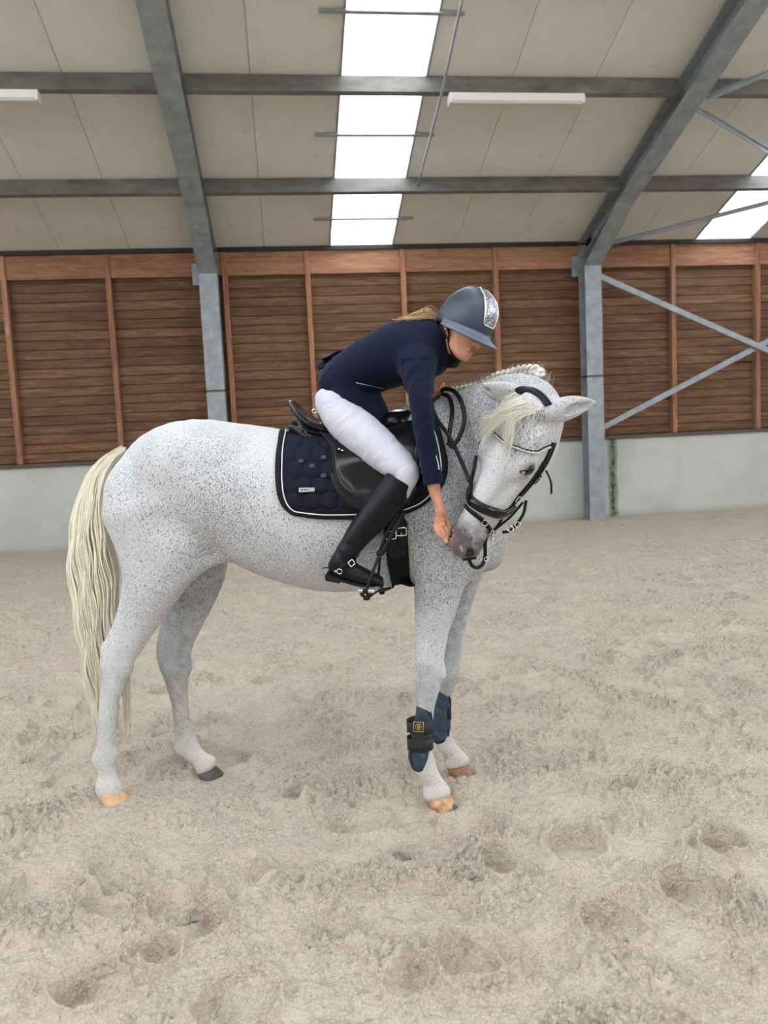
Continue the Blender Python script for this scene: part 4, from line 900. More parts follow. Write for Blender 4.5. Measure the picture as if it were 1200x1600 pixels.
def sheet(bvh, G, base, thick, name, mat, parent, extra=None, mirror=False, sm=1):
    """cloth or leather laid on a body: G[nu, nv, 2] picture grid -> solid sheet with thickness; returns object and outer points, normals"""
    nu, nv = G.shape[:2]; Pp = np.zeros((nu, nv, 3)); N = np.zeros((nu, nv, 3))
    for i in range(nu):
        for j in range(nv): a, b = cast(bvh, G[i, j, 0], G[i, j, 1]); Pp[i, j] = a; N[i, j] = b
    for A in (Pp, N):
        for _ in range(sm):
            B = A.copy(); B[1:-1] = (A[:-2]+2*A[1:-1]+A[2:])/4; A[:] = B; B = A.copy(); B[:, 1:-1] = (A[:, :-2]+2*A[:, 1:-1]+A[:, 2:])/4; A[:] = B
    N /= np.linalg.norm(N, axis=2)[..., None]
    ex = np.zeros((nu, nv)) if extra is None else extra
    out = Pp+N*(base+thick+ex)[..., None] if np.ndim(base) else Pp+N*((base+thick)+ex)[..., None]; inn = Pp+N*(base if not np.ndim(base) else base[..., None])
    def geo(o_, i_):
        V = np.vstack([o_.reshape(-1, 3), i_.reshape(-1, 3)]); idx = np.arange(nu*nv).reshape(nu, nv); m = nu*nv
        q = np.stack([idx[:-1, :-1], idx[1:, :-1], idx[1:, 1:], idx[:-1, 1:]], -1).reshape(-1, 4); F1 = [q, q[:, ::-1]+m]
        for e in (idx[0], idx[-1][::-1], idx[::-1, 0], idx[:, -1]): F1.append(np.stack([e[:-1], e[1:], e[1:]+m, e[:-1]+m], 1))
        return V, np.vstack(F1)
    V, Fc = geo(out, inn)
    if mirror:
        V2 = V-2*((V-HO)@E2)[:, None]*E2; mk(name, V2, Fc[:, ::-1].copy(), mat, parent)
    return mk(name, V, Fc, mat, parent), out, N
def polybox(name, mat, parent, c, ax, ay, az, h, bev=0):
    b = MB(); b.obox(c, ax, ay, az, h, bev); return b.build(name, mat, parent)
def frame_ring(name, mat, parent, c, ax, ay, w_, h_, r):
    """rectangular buckle frame of round wire"""
    b = MB(); pts = []
    for k in range(33):
        a = 2*math.pi*k/32; ca, sa = math.cos(a), math.sin(a); m = max(abs(ca), abs(sa))**.8
        pts.append(c+ax*(w_*ca/m)+ay*(h_*sa/m))
    b.tube(pts, r, 6, False); return b.build(name, mat, parent, True)

def build_tack(bvh):
    # ---- saddle pad
    pad = empty('saddle_pad', 'navy quilted saddle pad with black binding and white piping under the saddle', 'saddle pad')
    top = [(441, 677), (500, 686), (560, 684), (620, 668), (676, 648)]; left = [(441, 677), (436, 715), (436, 755), (443, 785), (459, 801)]
    bot = [(459, 801), (500, 806), (560, 806), (610, 803), (645, 794), (668, 780)]; right = [(676, 648), (689, 690), (694, 728), (688, 757), (668, 780)]
    G = coons(top, bot, left, right, 130, 74)
    u, v = G[..., 0]-440+5, G[..., 1]-680; sx, sy = 27.0, 23.0
    row = np.floor(v/sy); uu = (u/sx+.5*(row % 2)) % 1-.5; vv = (v/sy) % 1-.5
    best = np.full(u.shape, 9.); sec = np.full(u.shape, 9.)
    for dr in (-1, 0, 1):
        for dc in (-2, -1, 0, 1, 2):
            r_ = row+dr; cx = (np.round(u/sx-.5*(r_ % 2))+dc+.5*(r_ % 2))*sx; cy = (r_+.5)*sy; d = np.hypot((u-cx)/sx, (v-cy)/sy*1.0); sec = np.where(d < best, best, np.minimum(sec, d)); best = np.minimum(best, d)
    puff = .015*np.clip((sec-best)*2.0, 0, 1)**.5
    s = np.linspace(0, 1, 130)[:, None]; t = np.linspace(0, 1, 74)[None]; edge = np.minimum(np.minimum(s*18, (1-s)*18), np.minimum((1-t)*12, t*12+.5))
    puff = puff*np.clip(edge-.7, 0, 1)
    o, out, N = sheet(bvh, G, .004, .010, 'quilted_panel', MT['navy_cloth'], pad, extra=puff, mirror=True)
    bl = np.vstack([out[0, :], out[1:, -1], out[-1, ::-1][1:]]); bn = np.vstack([N[0, :], N[1:, -1], N[-1, ::-1][1:]])
    inner = np.vstack([out[3, :-2], out[4:-3, -3], out[-4, ::-1][2:]]); innn = np.vstack([N[3, :-2], N[4:-3, -3], N[-4, ::-1][2:]])
    bl = smooth_rows(bl, 4); inner = smooth_rows(inner, 6)
    b = MB(); V, Fc = ribbon_geo(bl*.55+inner*.45+bn[:len(bl)]*0 if len(bl) == len(inner) else bl-bn*.003, bn, .024, .006); mk('binding', V, Fc, MT['black_cloth'], pad)
    b.tube(smooth_rows(inner+innn*.006, 2), .0026, 6); b.build('piping', MT['white_cord'], pad, True)
    for (a, c) in ((507, 721), (489, 733), (507, 747), (472, 726)):
        h, n = cast(bvh, a, c); n2 = n; ax = nrm(np.cross(E3, n2)); polybox('woven_tab', MT['grey_tab'], pad, h+n*.0290, ax, np.cross(n2, ax), n2, (.0105, .0085, .0012), .001)
    h, n = cast(bvh, 481.5, 768); ax = nrm(E1-n*np.dot(E1, n)); ay = nrm(np.cross(n, ax)); ay = ay if ay[2] > 0 else -ay
    c = h+n*.033; pl = polybox('name_plate', MT['plate'], pad, c, ax, ay, n, (.031, .0085, .0022), .001); pl['label'] = 'small silver plate with worn engraving'
    b = MB()
    for i, (x, w_) in enumerate(((-.024, .0012), (-.019, .0012), (-.0165, .002), (-.010, .0012), (-.005, .002), (.001, .0012), (.006, .0018))): b.obox(c+ax*x+n*.0026, ax, ay, n, (w_, .0045, .0006))
    for (x, y, w_, h_) in ((.020, .006, .007, .0008), (.020, -.006, .007, .0008), (.0135, 0, .0008, .006), (.0265, 0, .0008, .006)): b.obox(c+ax*x+ay*y+n*.0026, ax, ay, n, (w_, h_, .0006))
    b.build('engraving', MT['grey_tab'], pl)
    # ---- saddle
    sad = empty('saddle', 'black leather dressage saddle with a high cantle', 'saddle')
    vx = Vox(P(500, 640, 0)-np.array([.62, .62, .55]), P(560, 640, 0)+np.array([.62, .5, .40]), .006)
    # seat: blade-like cantle rising at the back, dipped seat, rising pommel
    chain_px(vx, [(456, 630, 0, 5, .08), (470, 645, 0, 7, .135), (486, 659, 0, 9, .155), (505, 669, 0, 10, .145), (540, 676, 0, 11, .125), (585, 673, 0, 11, .11), (618, 661, 0, 11, .10), (640, 649, 0, 9, .075)], k=.015, n=4)
    for s_ in (1, -1):
        chain_px(vx, [(462, 669, s_*.08, 11, .05), (480, 682, s_*.09, 12, .052), (505, 692, s_*.10, 12, .05), (545, 700, s_*.11, 13, .05), (600, 700, s_*.12, 13, .045)], k=.02, n=4)
    vx.ell(P(622, 660, 0), (.080, .115, .058), np.array([nrm(E1+E3*.3), E2, E3]), k=.03)
    vx.ell(P(484, 668, 0), (.05, .13, .035), np.array([E1, E2, E3]), k=.02)
    # hollow the top of the seat
    chain_px(vx, [(475, 632, 0, 11, .09), (500, 650, 0, 12, .10), (540, 660, 0, 10, .085), (585, 657, 0, 10, .07), (610, 646, 0, 8, .05)], k=.02, n=3, sub=True)
    # knee rolls
    for s_ in (1, -1):
        chain_px(vx, [(642, 668, s_*.12, 12, .03), (655, 700, s_*.20, 12, .03), (652, 735, s_*.27, 11, .028)], k=.01, n=3)
    V, Fq = vx.mesh(); V = lap(V, Fq, 2); mk('seat', V, Fq, MT['leather_gloss'], sad); sb = bvh_of(V, Fq)
    top = [(502, 686), (540, 690), (600, 685), (648, 664)]; left = [(502, 686), (519, 704), (524, 735), (534, 762), (552, 784)]; bot = [(552, 784), (580, 794), (612, 797), (640, 785)]; right = [(648, 664), (666, 700), (664, 745), (640, 785)]
    G = coons(top, bot, left, right, 44, 44); s = np.linspace(-1, 1, 44)[:, None]; t = np.linspace(-1, 1, 44)[None]; bulge = .012*np.clip(1-s**2, 0, 1)**.6*np.clip(1-t**2, 0, 1)**.6
    o, fo, fn = sheet(bvh, G, .027, .007, 'flap', MT['leather_gloss'], sad, extra=bulge, mirror=True, sm=3)
    b = MB(); edge = np.vstack([fo[0, :], fo[1:, -1], fo[-1, ::-1][1:]]); b.tube(smooth_rows(edge, 3), .0045, 8); b.build('flap_edge', MT['leather_matte'], sad, True)
    surf_strap(bvh, [(522, 742), (532, 770), (556, 789), (590, 802), (626, 806)], .03, .01, 'sweat_flap', MT['leather_matte'], sad, lift=.024)
    # piping along the cantle rim
    b = MB(); b.tube(smooth_rows([cast(sb, a, c)[0]+cast(sb, a, c)[1]*.001 for a, c in spl(np.array([(454, 640), (468, 655), (487, 669), (508, 680)], float), 6)], 2), .003, 6); b.build('welt', MT['leather_matte'], sad, True)
    h, n = cast(bvh, 534, 714); c = h+n*.044; ax = nrm(E1*.9-E3*.4); q = polybox('keeper', MT['leather'], sad, c, ax, np.cross(n, ax), n, (.022, .006, .003), .002); b = MB(); b.obox(c+n*.003+ax*.006, ax, np.cross(n, ax), n, (.004, .003, .002), .001); b.obox(c+n*.003-ax*.008, ax, np.cross(n, ax), n, (.003, .003, .002), .001); b.build('rivet', MT['chrome'], q)
    # small steel ring behind the rider's seat
    b = MB(); c = P(491, 643, .02); b.tube([c+.009*(E1*math.cos(a)+E3*math.sin(a)) for a in np.linspace(0, 6.3, 17)], .004, 6, False); b.build('saddle_ring', MT['chrome'], sad, True)
    # stirrup leathers, near and far
    for s_, nm in ((1, 'near'), (-1, 'far')):
        la = .355*s_
        if s_ == 1: free_strap([(632, 800, .345), (614, 832, .36), (598, 864, .37)], .016, .004, 'stirrup_leather', MT['leather'], sad); free_strap([(622, 800, .335), (606, 830, .35), (593, 862, .36)], .012, .004, 'stirrup_leather', MT['leather'], sad)
        else: free_strap([(600, 800, -.32), (600, 862, -.34)], .022, .004, 'stirrup_leather', MT['leather'], sad, face=-E2)
    # stirrup iron (near side)
    for s_ in (1, -1):
        st = empty('stirrup', 'black stirrup iron with a silver tread under the near boot' if s_ == 1 else 'black stirrup iron hanging on the far side of the horse', 'stirrup', 'stirrups')
        dy = 0 if s_ == 1 else 0
        if s_ == 1: A = P(594, 864, .37); B1 = P(572, 924, .435); B2 = P(589, 912, .33)
        else: A = P(600, 862, -.34); B1 = P(596, 918, -.40); B2 = P(604, 914, -.29)
        b = MB(); b.tube(spl([B1, B1*.6+A*.4+(B1-B2)*.06, A*.8+B1*.2+(B1-B2)*.03, A], 5), [.006]*16, 8); b.tube(spl([B2, B2*.6+A*.4-(B1-B2)*.06, A*.8+B2*.2-(B1-B2)*.03, A], 5), [.0055]*16, 8)
        b.obox(A, E1, E2, E3, (.013, .017, .010), .003); b.build('bow', MT['leather_matte'], st, True)
        c = (B1+B2)/2+E3*.001; ay = nrm(B1-B2); ax = nrm(np.cross(ay, E3)); ax = ax if np.dot(ax, E1) > 0 else -ax; az = np.cross(ax, ay); az = az if az[2] > 0 else -az
        L = np.linalg.norm(B1-B2)/2+.008
        tr = polybox('tread', MT['plate'], st, c, ax, ay, az, (.034, L, .007), .004); tr['label'] = 'silver tread plate'
        polybox('tread_base', MT['rubber'], st, c-az*.013, ax, ay, az, (.024, L, .009), .004)
        polybox('hinge', MT['rubber'], st, B1-az*.012, ax, ay, az, (.013, .010, .022), .004); polybox('rivet', MT['chrome'], st, B1-az*.010+ay*.011, ax, ay, az, (.003, .002, .003), .001)
    # ---- girth
    gi = empty('girth', 'wide black girth with two steel buckles behind the horse\'s elbow', 'girth')
    G = coons([(598, 812), (616, 810), (636, 815)], [(612, 914), (628, 919), (642, 916)], [(598, 812), (602, 850), (606, 885), (612, 914)], [(636, 815), (638, 850), (640, 885), (642, 916)], 18, 30)
    o, go, gn = sheet(bvh, G, .002, .014, 'girth_band', MT['fleece'], gi, mirror=True, sm=2)
    G = coons([(600, 808), (617, 806), (634, 811)], [(604, 862), (618, 869), (634, 860)], [(600, 808), (599, 830), (600, 848), (604, 862)], [(634, 811), (637, 830), (637, 847), (634, 860)], 14, 16)
    sheet(bvh, G, .014, .010, 'buckle_guard', MT['leather_matte'], gi, mirror=False, sm=2)
    for (a, c0, c1, bu, bv) in ((611, 798, 853, 610, 832), (625, 796, 852, 626, 827)):
        n = cast(bvh, bu, bv)[1]; surf_strap(bvh, [(a, c0), (a+1, (c0+c1)/2), (a+2, c1)], .034, .004, 'billet_strap', MT['leather'], gi, lift=.026)
        h, n = cast(bvh, bu, bv); ax = nrm(E1-n*np.dot(E1, n)); ay = np.cross(n, ax); frame_ring('buckle', MT['chrome'], gi, h+n*.034, ax, ay, .020, .016, .0032)
        b = MB(); b.tube([h+n*.034+ay*.0, h+n*.038-ay*.02 if ay[2] > 0 else h+n*.038+ay*.02], .0022, 6); b.build('buckle_tongue', MT['chrome'], gi, True)
    return sad, pad, sb

def build_bridle(hbvh):
    br = empty('bridle', 'black leather bridle with a crystal browband and padded noseband', 'bridle')
    vx = Vox(np.minimum(HP, HM)-.28, np.maximum(HP, HM)+.28, .006); head_prims(vx); V, Fq = vx.mesh(); hb = bvh_of(V, Fq)
    def on(th, z, yc=-.03):
        """point on the head surface, th measured from the face side towards the near (right in view) side"""
        o = H(0, yc, z); d = HS*math.sin(th)+HNn*math.cos(th); far_ = o+d*.4; h = hb.ray_cast(Vector(far_), Vector(-d))
        if h[0] is None: return o+d*.08, d
        n = np.array(h[1]); n = n if np.dot(n, d) > 0 else -n; return np.array(h[0]), n
    def ring(ths, zs, w_, th, name, mat, lift=.001, yc=-.03, n=40, close=False, sm=3, parent=br):
        q = spl(np.column_stack([ths, zs]), 8); q = resamp(q*np.array([1, 6]), n)/np.array([1, 6]); R_ = [on(a, z, yc) for a, z in q]; Pp = smooth_rows([r[0] for r in R_], sm); N = smooth_rows([r[1] for r in R_], 5); N /= np.linalg.norm(N, axis=1)[:, None]
        V_, F_ = ribbon_geo(Pp+N*lift, N, w_, th); o = mk(name, V_, F_, mat, parent) if name else None; return o, Pp+N*(lift+th), N
    d2 = math.radians
    # crown piece over the poll behind the ears (padded)
    cp = [P(800, 612, .40), P(806, 609, .40)]
    o, _, _ = ring([d2(-100), d2(-60), d2(-15), d2(30), d2(70), d2(100)], [.06, .0, -.045, -.045, .0, .07], .034, .010, None, None, lift=.002, n=40)
    # the crown is laid directly on the joined head and neck surface
    cr = surf_strap(hbvh, [(806, 613), (818, 609), (832, 611), (846, 620), (857, 634)], .029, .006, 'crown_piece', MT['leather'], br, lift=.002)
    # browband, leather with beads
    ths = [d2(-78), d2(-45), d2(-10), d2(25), d2(55), d2(88)]; zs = [.135, .152, .165, .160, .140, .110]
    ring(ths, zs, .014, .005, 'browband', MT['leather'])
    _, bp, bn = ring(ths, zs, .014, .005, None, None, n=62); b = MB()
    for k in range(3, 59):
        c = bp[k]+bn[k]*.0025; V_ = [c+.0050*np.array([math.sin(t)*math.cos(p_), math.sin(t)*math.sin(p_), math.cos(t)]) for t in (0.01, .8, 1.57, 2.35, 3.13) for p_ in np.arange(6)*math.pi/3]
        b.add(V_, [(i*6+j, i*6+(j+1) % 6, (i+1)*6+(j+1) % 6, (i+1)*6+j) for i in range(4) for j in range(6)])
    b.build('crystal_row', MT['crystal'], br)['kind'] = 'stuff'
    # cheek pieces: near side in view (right) with buckles, and the other side
    for sg in (1, -1):
        ring([sg*d2(88), sg*d2(90), sg*d2(90), sg*d2(92), sg*d2(96)], [.10, .18, .27, .37, .47], .016, .005, 'cheekpiece', MT['leather'], lift=.002)
        ring([sg*d2(97), sg*d2(101), sg*d2(100), sg*d2(98)], [.10, .19, .28, .385], .013, .004, 'cheekpiece', MT['leather'], lift=.003)
        for z, t_ in ((.20, 90), (.245, 100), (.33, 91)):
            p, n = on(sg*d2(t_), z); ax = nrm(HA-n*np.dot(HA, n)); frame_ring('buckle', MT['chrome'] if z > .3 else MT['leather'], br, p+n*.009, ax, np.cross(n, ax), .012, .011, .0024)
            polybox('keeper', MT['leather'], br, p+n*.007-ax*.022, ax, np.cross(n, ax), n, (.004, .011, .005), .001)
    # throat latch end hanging at the cheek
    p, n = on(d2(104), .20); a = P(863, 715, .36)
    V_, F_ = ribbon_geo(spl([p+n*.012, p+n*.02+HS*.012+np.array([0, 0, -.03]), p+n*.02+HS*.014+np.array([0, 0, -.075])], 5), np.array([n]*11), .013, .004); mk('throat_latch', V_, F_, MT['leather'], br)
    # padded noseband, thick roll with light welts
    ths = [d2(-125), d2(-80), d2(-40), d2(0), d2(40), d2(75), d2(110)]; zs = [.375, .385, .395, .402, .402, .395, .375]
    nb, np_, nn = ring(ths, zs, .040, .014, 'noseband', MT['leather_gloss'], lift=.002, n=56)
    T_, _, _ = frames(np_); S_ = np.cross(T_, nn)
    for off in (-.013, .0175):
        b = MB(); b.tube(smooth_rows(np_+S_*off-nn*.0012, 2), .0019, 5); b.build('noseband_welt', MT['grey_welt'], nb, True)
    # flash strap: from the noseband down across the nose towards the chin
    ring([d2(-120), d2(-70), d2(-35), d2(0), d2(30), d2(55), d2(85), d2(120)], [.47, .455, .435, .432, .448, .468, .490, .500], .016, .005, 'flash_strap', MT['leather'], lift=.002, n=50)
    for t_, z in ((32, .449), (66, .478)):
        p, n = on(d2(t_), z); q = HS*math.cos(d2(t_))-HNn*math.sin(d2(t_)); q = nrm(q-n*np.dot(q, n)); frame_ring('buckle', MT['chrome'], br, p+n*.009, q, np.cross(n, q), .010, .010, .0022)
    # bit rings at the corners of the mouth
    for sg in (1, -1):
        p, n = on(sg*d2(98), .49); b = MB(); c = p+n*.010; a1 = nrm(HA*.85-HNn*.5); a2 = np.cross(n, a1); b.tube([c+.026*(a1*math.cos(a)+a2*math.sin(a)) for a in np.linspace(0, 6.2832, 29)], .0033, 7, False); b.tube([c-n*.02, c+n*.004], .006, 8); b.build('bit_ring', MT['chrome'], br, True)
    bitR, nR = on(d2(98), .49); bitL, nL = on(d2(-98), .49)
    # lower cheek strap, noseband tail with buckles on the right of the muzzle
    p0, n0 = on(d2(100), .37); p1 = bitR+nR*.012
    def fstrap(pts, w_, th, name, mat=MT['leather'], n=8):
        q = spl(np.array(pts), n); V_, F_ = ribbon_geo(q, np.array([nrm(CAM-p) for p in q]), w_, th); return mk(name, V_, F_, mat, br)
    fstrap([P(822, 782, .30), P(818, 802, .31), P(808, 818, .31), P(797, 829, .31), P(785, 832, .31)], .012, .004, 'noseband_tail')
    fstrap([P(817, 785, .29), P(800, 805, .31), P(785, 818, .32), P(772, 828, .33)], .010, .004, 'chin_strap')
    c = P(797, 826, .315); q1 = nrm(CR*.8-CU*.5); fr_ = nrm(CAM-c); frame_ring('buckle', MT['chrome'], br, c, q1, np.cross(fr_, q1), .012, .010, .0025); frame_ring('buckle', MT['chrome'], br, P(809, 820, .315), q1, np.cross(fr_, q1), .009, .010, .002)
    # reins: near rein from the left bit ring over the neck to the hand, with a hanging loop
    rein = [(736, 757, .36), (732, 748, .34), (722, 723, .31), (709, 695, .27), (698, 676, .24), (683, 655, .22), (675, 634, .19), (678, 625, .15), (686, 619, .11)]
    q = spl(np.array([P(*r) for r in [(730, 800, .36), (733, 778, .37)]+rein]), 6)
    V_, F_ = ribbon_geo(q, np.array([nrm(CAM-p) for p in q]), .016, .004); mk('rein', V_, F_, MT['leather'], br)
    free_strap([(689, 612, .09), (695, 608, .10), (709, 611, .12), (719, 624, .18), (725, 645, .21), (724, 665, .235), (717, 684, .26), (708, 697, .275)], .017, .004, 'rein', MT['leather'], br)
    free_strap([(690, 615, .09), (701, 620, .12), (706, 634, .15), (706, 652, .19), (703, 672, .22), (702, 688, .24), (706, 699, .268)], .017, .004, 'rein', MT['leather'], br)
    o = polybox('rein_keeper', MT['leather'], br, P(706, 697, .275), nrm(CR-CU), CR, CF, (.018, .012, .010), .003)
    # strap falling beside the near cheek to the noseband (left edge of the face)
    free_strap([(744, 712, .36), (740, 735, .37), (735, 757, .37), (731, 780, .38)], .013, .005, 'cheekpiece', MT['leather'], br)
    # loose rein end hanging below the muzzle
    free_strap([(759, 838, .34), (758, 852, .34), (758, 868, .335), (755, 880, .33), (746, 887, .33), (737, 883, .33), (733, 874, .33)], .014, .004, 'rein', MT['leather'], br)
    free_strap([(723, 874, .335), (733, 873, .335), (744, 871, .335)], .012, .005, 'rein_stop', MT['leather'], br)
    b = MB(); c = P(760, 874, .34); b.tube([c+.008*(CR*math.cos(a)+CU*math.sin(a)) for a in np.linspace(0, 6.3, 15)], .0018, 6, False); b.build('ring', MT['chrome'], br, True)
    return br
MT['grey_welt'] = simple('pale_grey_welt', srgb(150, 152, 156), .5)

def tendon_boots(bvh):
    shell_m = NT('scuffed_blue_shell'); v = shell_m.coord(); c = shell_m.ramp(shell_m.noise(v, 45, 6, .75), [(.30, srgb(28, 48, 66)), (.56, srgb(44, 66, 84)), (.66, srgb(84, 102, 112)), (.72, srgb(150, 150, 140))])
    shell_m.base(c).set(rough=.45); shell_m = shell_m.m; MT['velcro'] = simple('black_webbing', (.018, .016, .022, 1), .7, bump=(400, .3, .001)); MT['gold'] = simple('gold_print', srgb(196, 168, 92), .4, .5)
    for side, rows, cutn, lab in ((1, [(664, 1096, .160, 13, .034), (663, 1115, .160, 13.5, .036), (660, 1138, .160, 15, .038), (657, 1160, .160, 15.5, .039), (655, 1180, .160, 17.5, .042), (655, 1190, .160, 15, .040)], (664, 1106), 'blue tendon boot with black straps and gold badge on the near foreleg'),
                                  (-1, [(693, 1075, -.135, 12.5, .034), (692, 1095, -.135, 13.5, .036), (690, 1120, -.135, 14.5, .038), (688, 1142, -.135, 16, .040), (687, 1150, -.135, 14, .038)], (693, 1079), 'blue tendon boot on the far foreleg, half hidden')):
        t = empty('tendon_boot', lab, 'leg boot', 'tendon boots'); la = rows[0][2]; c0 = P(rows[2][0], rows[2][1], la)
        vx = Vox(c0-np.array([.12, .12, .20]), c0+np.array([.12, .12, .20]), .0035); chain_px(vx, rows, k=.004, n=4); pc = P(cutn[0], cutn[1], la); vx.plane(pc, nrm(E3-.35*E1*(-1)), .004)
        V, Fq = vx.mesh(); V = lap(V, Fq, 1); mk('shell', V, Fq, shell_m, t); bb = bvh_of(V, Fq)
        # binding along outline, seen edge: top, front and lobe
        if side == 1: ed = [(654, 1106), (664, 1110), (673, 1118), (676, 1132)]; lo = [(672, 1172), (671, 1188), (664, 1200), (655, 1205), (645, 1201), (638, 1190), (637, 1174)]
        else: ed = [(684, 1080), (692, 1078), (700, 1084), (703, 1098), (703, 1120)]; lo = [(700, 1140), (701, 1150), (697, 1160), (689, 1164), (681, 1162)]
        for e in (ed, lo):
            q = spl(np.array(e, float), 6); pts = [cast(bb, a, b_)[0] for a, b_ in q]; b = MB(); b.tube(smooth_rows(pts, 2), .0035, 6); b.build('binding', MT['black_cloth'], t, True)
        if side == 1:
            for (va, vb, ul, ur) in ((1124, 1143, 636, 677), (1150, 1169, 637, 677)):
                mv = (va+vb)/2; c = P(656.5, mv, la); m = mpp(656, mv, la); hh = (vb-va)/2*m; ra = (ur-ul)/2*m; V = []; n = 28
                for z, r in ((-1, 1), (-1, 1.06), (1, 1.06), (1, 1)):
                    for i in range(n): a = 2*math.pi*i/n; V.append(c+E1*math.cos(a)*ra*(r-.03)+E2*math.sin(a)*.049*r+E3*z*hh)
                Fc = [(k*n+i, k*n+(i+1) % n, ((k+1) % 4)*n+(i+1) % n, ((k+1) % 4)*n+i) for k in range(4) for i in range(n)]; mk('strap', V, Fc, MT['velcro'], t)
            fc = nrm(E2); c = P(654, 1135, la+.0535); ax = nrm(E1*.98-E3*.08); ay = nrm(np.cross(ax, fc)); ay = ay if ay[2] > 0 else -ay
            polybox('strap_tab', MT['velcro'], t, P(653, 1148, la+.0515), ax, ay, fc, (.026, .058, .003), .002)
            bd = polybox('badge', MT['velcro'], t, c+fc*.003, ax, ay, fc, (.0225, .0225, .0025), .001); b = MB()
            for (x, y, w_, h_) in ((0, .020, .021, .0013), (0, -.020, .021, .0013), (.020, 0, .0013, .020), (-.020, 0, .0013, .020)): b.obox(c+ax*x+ay*y+fc*.006, ax, ay, fc, (w_, h_, .0006))
            b.tube([c+fc*.006+.0125*(ax*math.cos(a)+ay*math.sin(a)) for a in np.linspace(0, 6.2832, 25)], .0012, 5, False)
            b.tube([c+fc*.006+(ax*.006*math.cos(a)+ay*.0085*math.sin(a)) for a in np.linspace(0, 6.2832, 9)], .0012, 5, False); b.obox(c+fc*.006, nrm(ax+ay), nrm(ay-ax), fc, (.003, .003, .0008))
            b.build('badge_emblem', MT['gold'], bd, True)
            polybox('strap_hook', MT['plate'], t, P(641, 1146, la+.03), ax, fc, ay, (.008, .006, .004), .002)
        else:
            polybox('strap', MT['velcro'], t, P(703, 1112, la+.005), E1, E2, E3, (.006, .030, .028), .002)
# ------------------------------------------------------------------ rider
def skin_mat():
    t = NT('rosy_skin'); v = t.coord(); c = t.ramp(t.noise(v, 22, 4), [(.3, srgb(196, 138, 112)), (.7, srgb(218, 164, 138))]); t.base(c).set(rough=.5, spec=.35, sss=.08)
    t.b.inputs['Subsurface Radius'].default_value = (.01, .004, .002); t.bump(t.noise(v, 300, 2), .12, .001); return t.m
MT['skin'] = skin_mat()
MT['lips'] = simple('rose_lips', srgb(170, 84, 78), .4)
MT['brow_hair'] = simple('brown_brow_hair', srgb(110, 82, 58), .7)
MT['hair'] = hair_mat('ash_blonde_hair', srgb(200, 166, 120), srgb(246, 226, 190), (30, 30, 30))
def cloth(name, c0, c1, r=.85, bs=900, sheen=.25, fold=0):
    t = NT(name); v = t.coord(); t.base(t.ramp(t.noise(v, 6, 4), [(.3, c0), (.7, c1)])).set(rough=r, spec=.15, sheen=sheen*.5)
    w_ = t.noise(v, bs, 2); t.bump(w_, .2, .0008); return t.m
MT['jacket'] = cloth('navy_show_jacket_cloth', srgb(9, 15, 38), srgb(14, 23, 52), .8, sheen=.1)
MT['jacket_dark'] = cloth('dark_navy_collar_cloth', srgb(6, 8, 16), srgb(9, 11, 22), .85)
MT['breeches'] = cloth('white_breeches_cloth', srgb(190, 191, 206), srgb(202, 203, 217), .7, sheen=.1)
MT['breech_seam'] = simple('pale_lilac_stitching', srgb(198, 198, 214), .8)
MT['boot'] = leather('riding_boot_leather', (.010, .012, .016, 1), .36, .06)
MT['helmet'] = simple('matte_slate_blue_shell', srgb(52, 64, 80), .42, spec=.5)
MT['helmet_brim'] = simple('slate_blue_brim', srgb(92, 106, 122), .42)
MT['silver'] = simple('pale_silver_trim', srgb(196, 198, 196), .25, .8)
def glitter():
    t = NT('silver_glitter'); v = t.coord(); g = t.n('ShaderNodeTexVoronoi'); g.inputs['Scale'].default_value = 260; t.l(v, g.inputs['Vector'])
    sp = t.n('ShaderNodeSeparateColor'); t.l(g.outputs['Color'], sp.inputs[0]); c = t.ramp(sp.outputs[0], [(0, srgb(70, 76, 92)), (.6, srgb(140, 146, 160)), (1, srgb(235, 238, 250))])
    t.base(c).set(rough=.3, metal=.5); t.bump(sp.outputs[1], .8, .002); return t.m
MT['glitter'] = glitter()

HCEN = P(727, 511, .16)
_F = nrm(.53*CR-.48*CU-.69*CF); _U = .42*CR+.84*CU+.27*(-CF); _U = nrm(_U-_F*np.dot(_U, _F)); _S = np.cross(_F, _U)     # face direction, crown direction, her right
HRm = np.array([_S, _F, _U])
def G3(x, y, z): return HCEN+_S*x+_F*y+_U*z

def chunk_px(lo_px, hi_px, lat0, lat1, h):
    pts = np.array([P(u, v, l) for u in (lo_px[0], hi_px[0]) for v in (lo_px[1], hi_px[1]) for l in (lat0, lat1)]); return Vox(pts.min(0), pts.max(0), h)

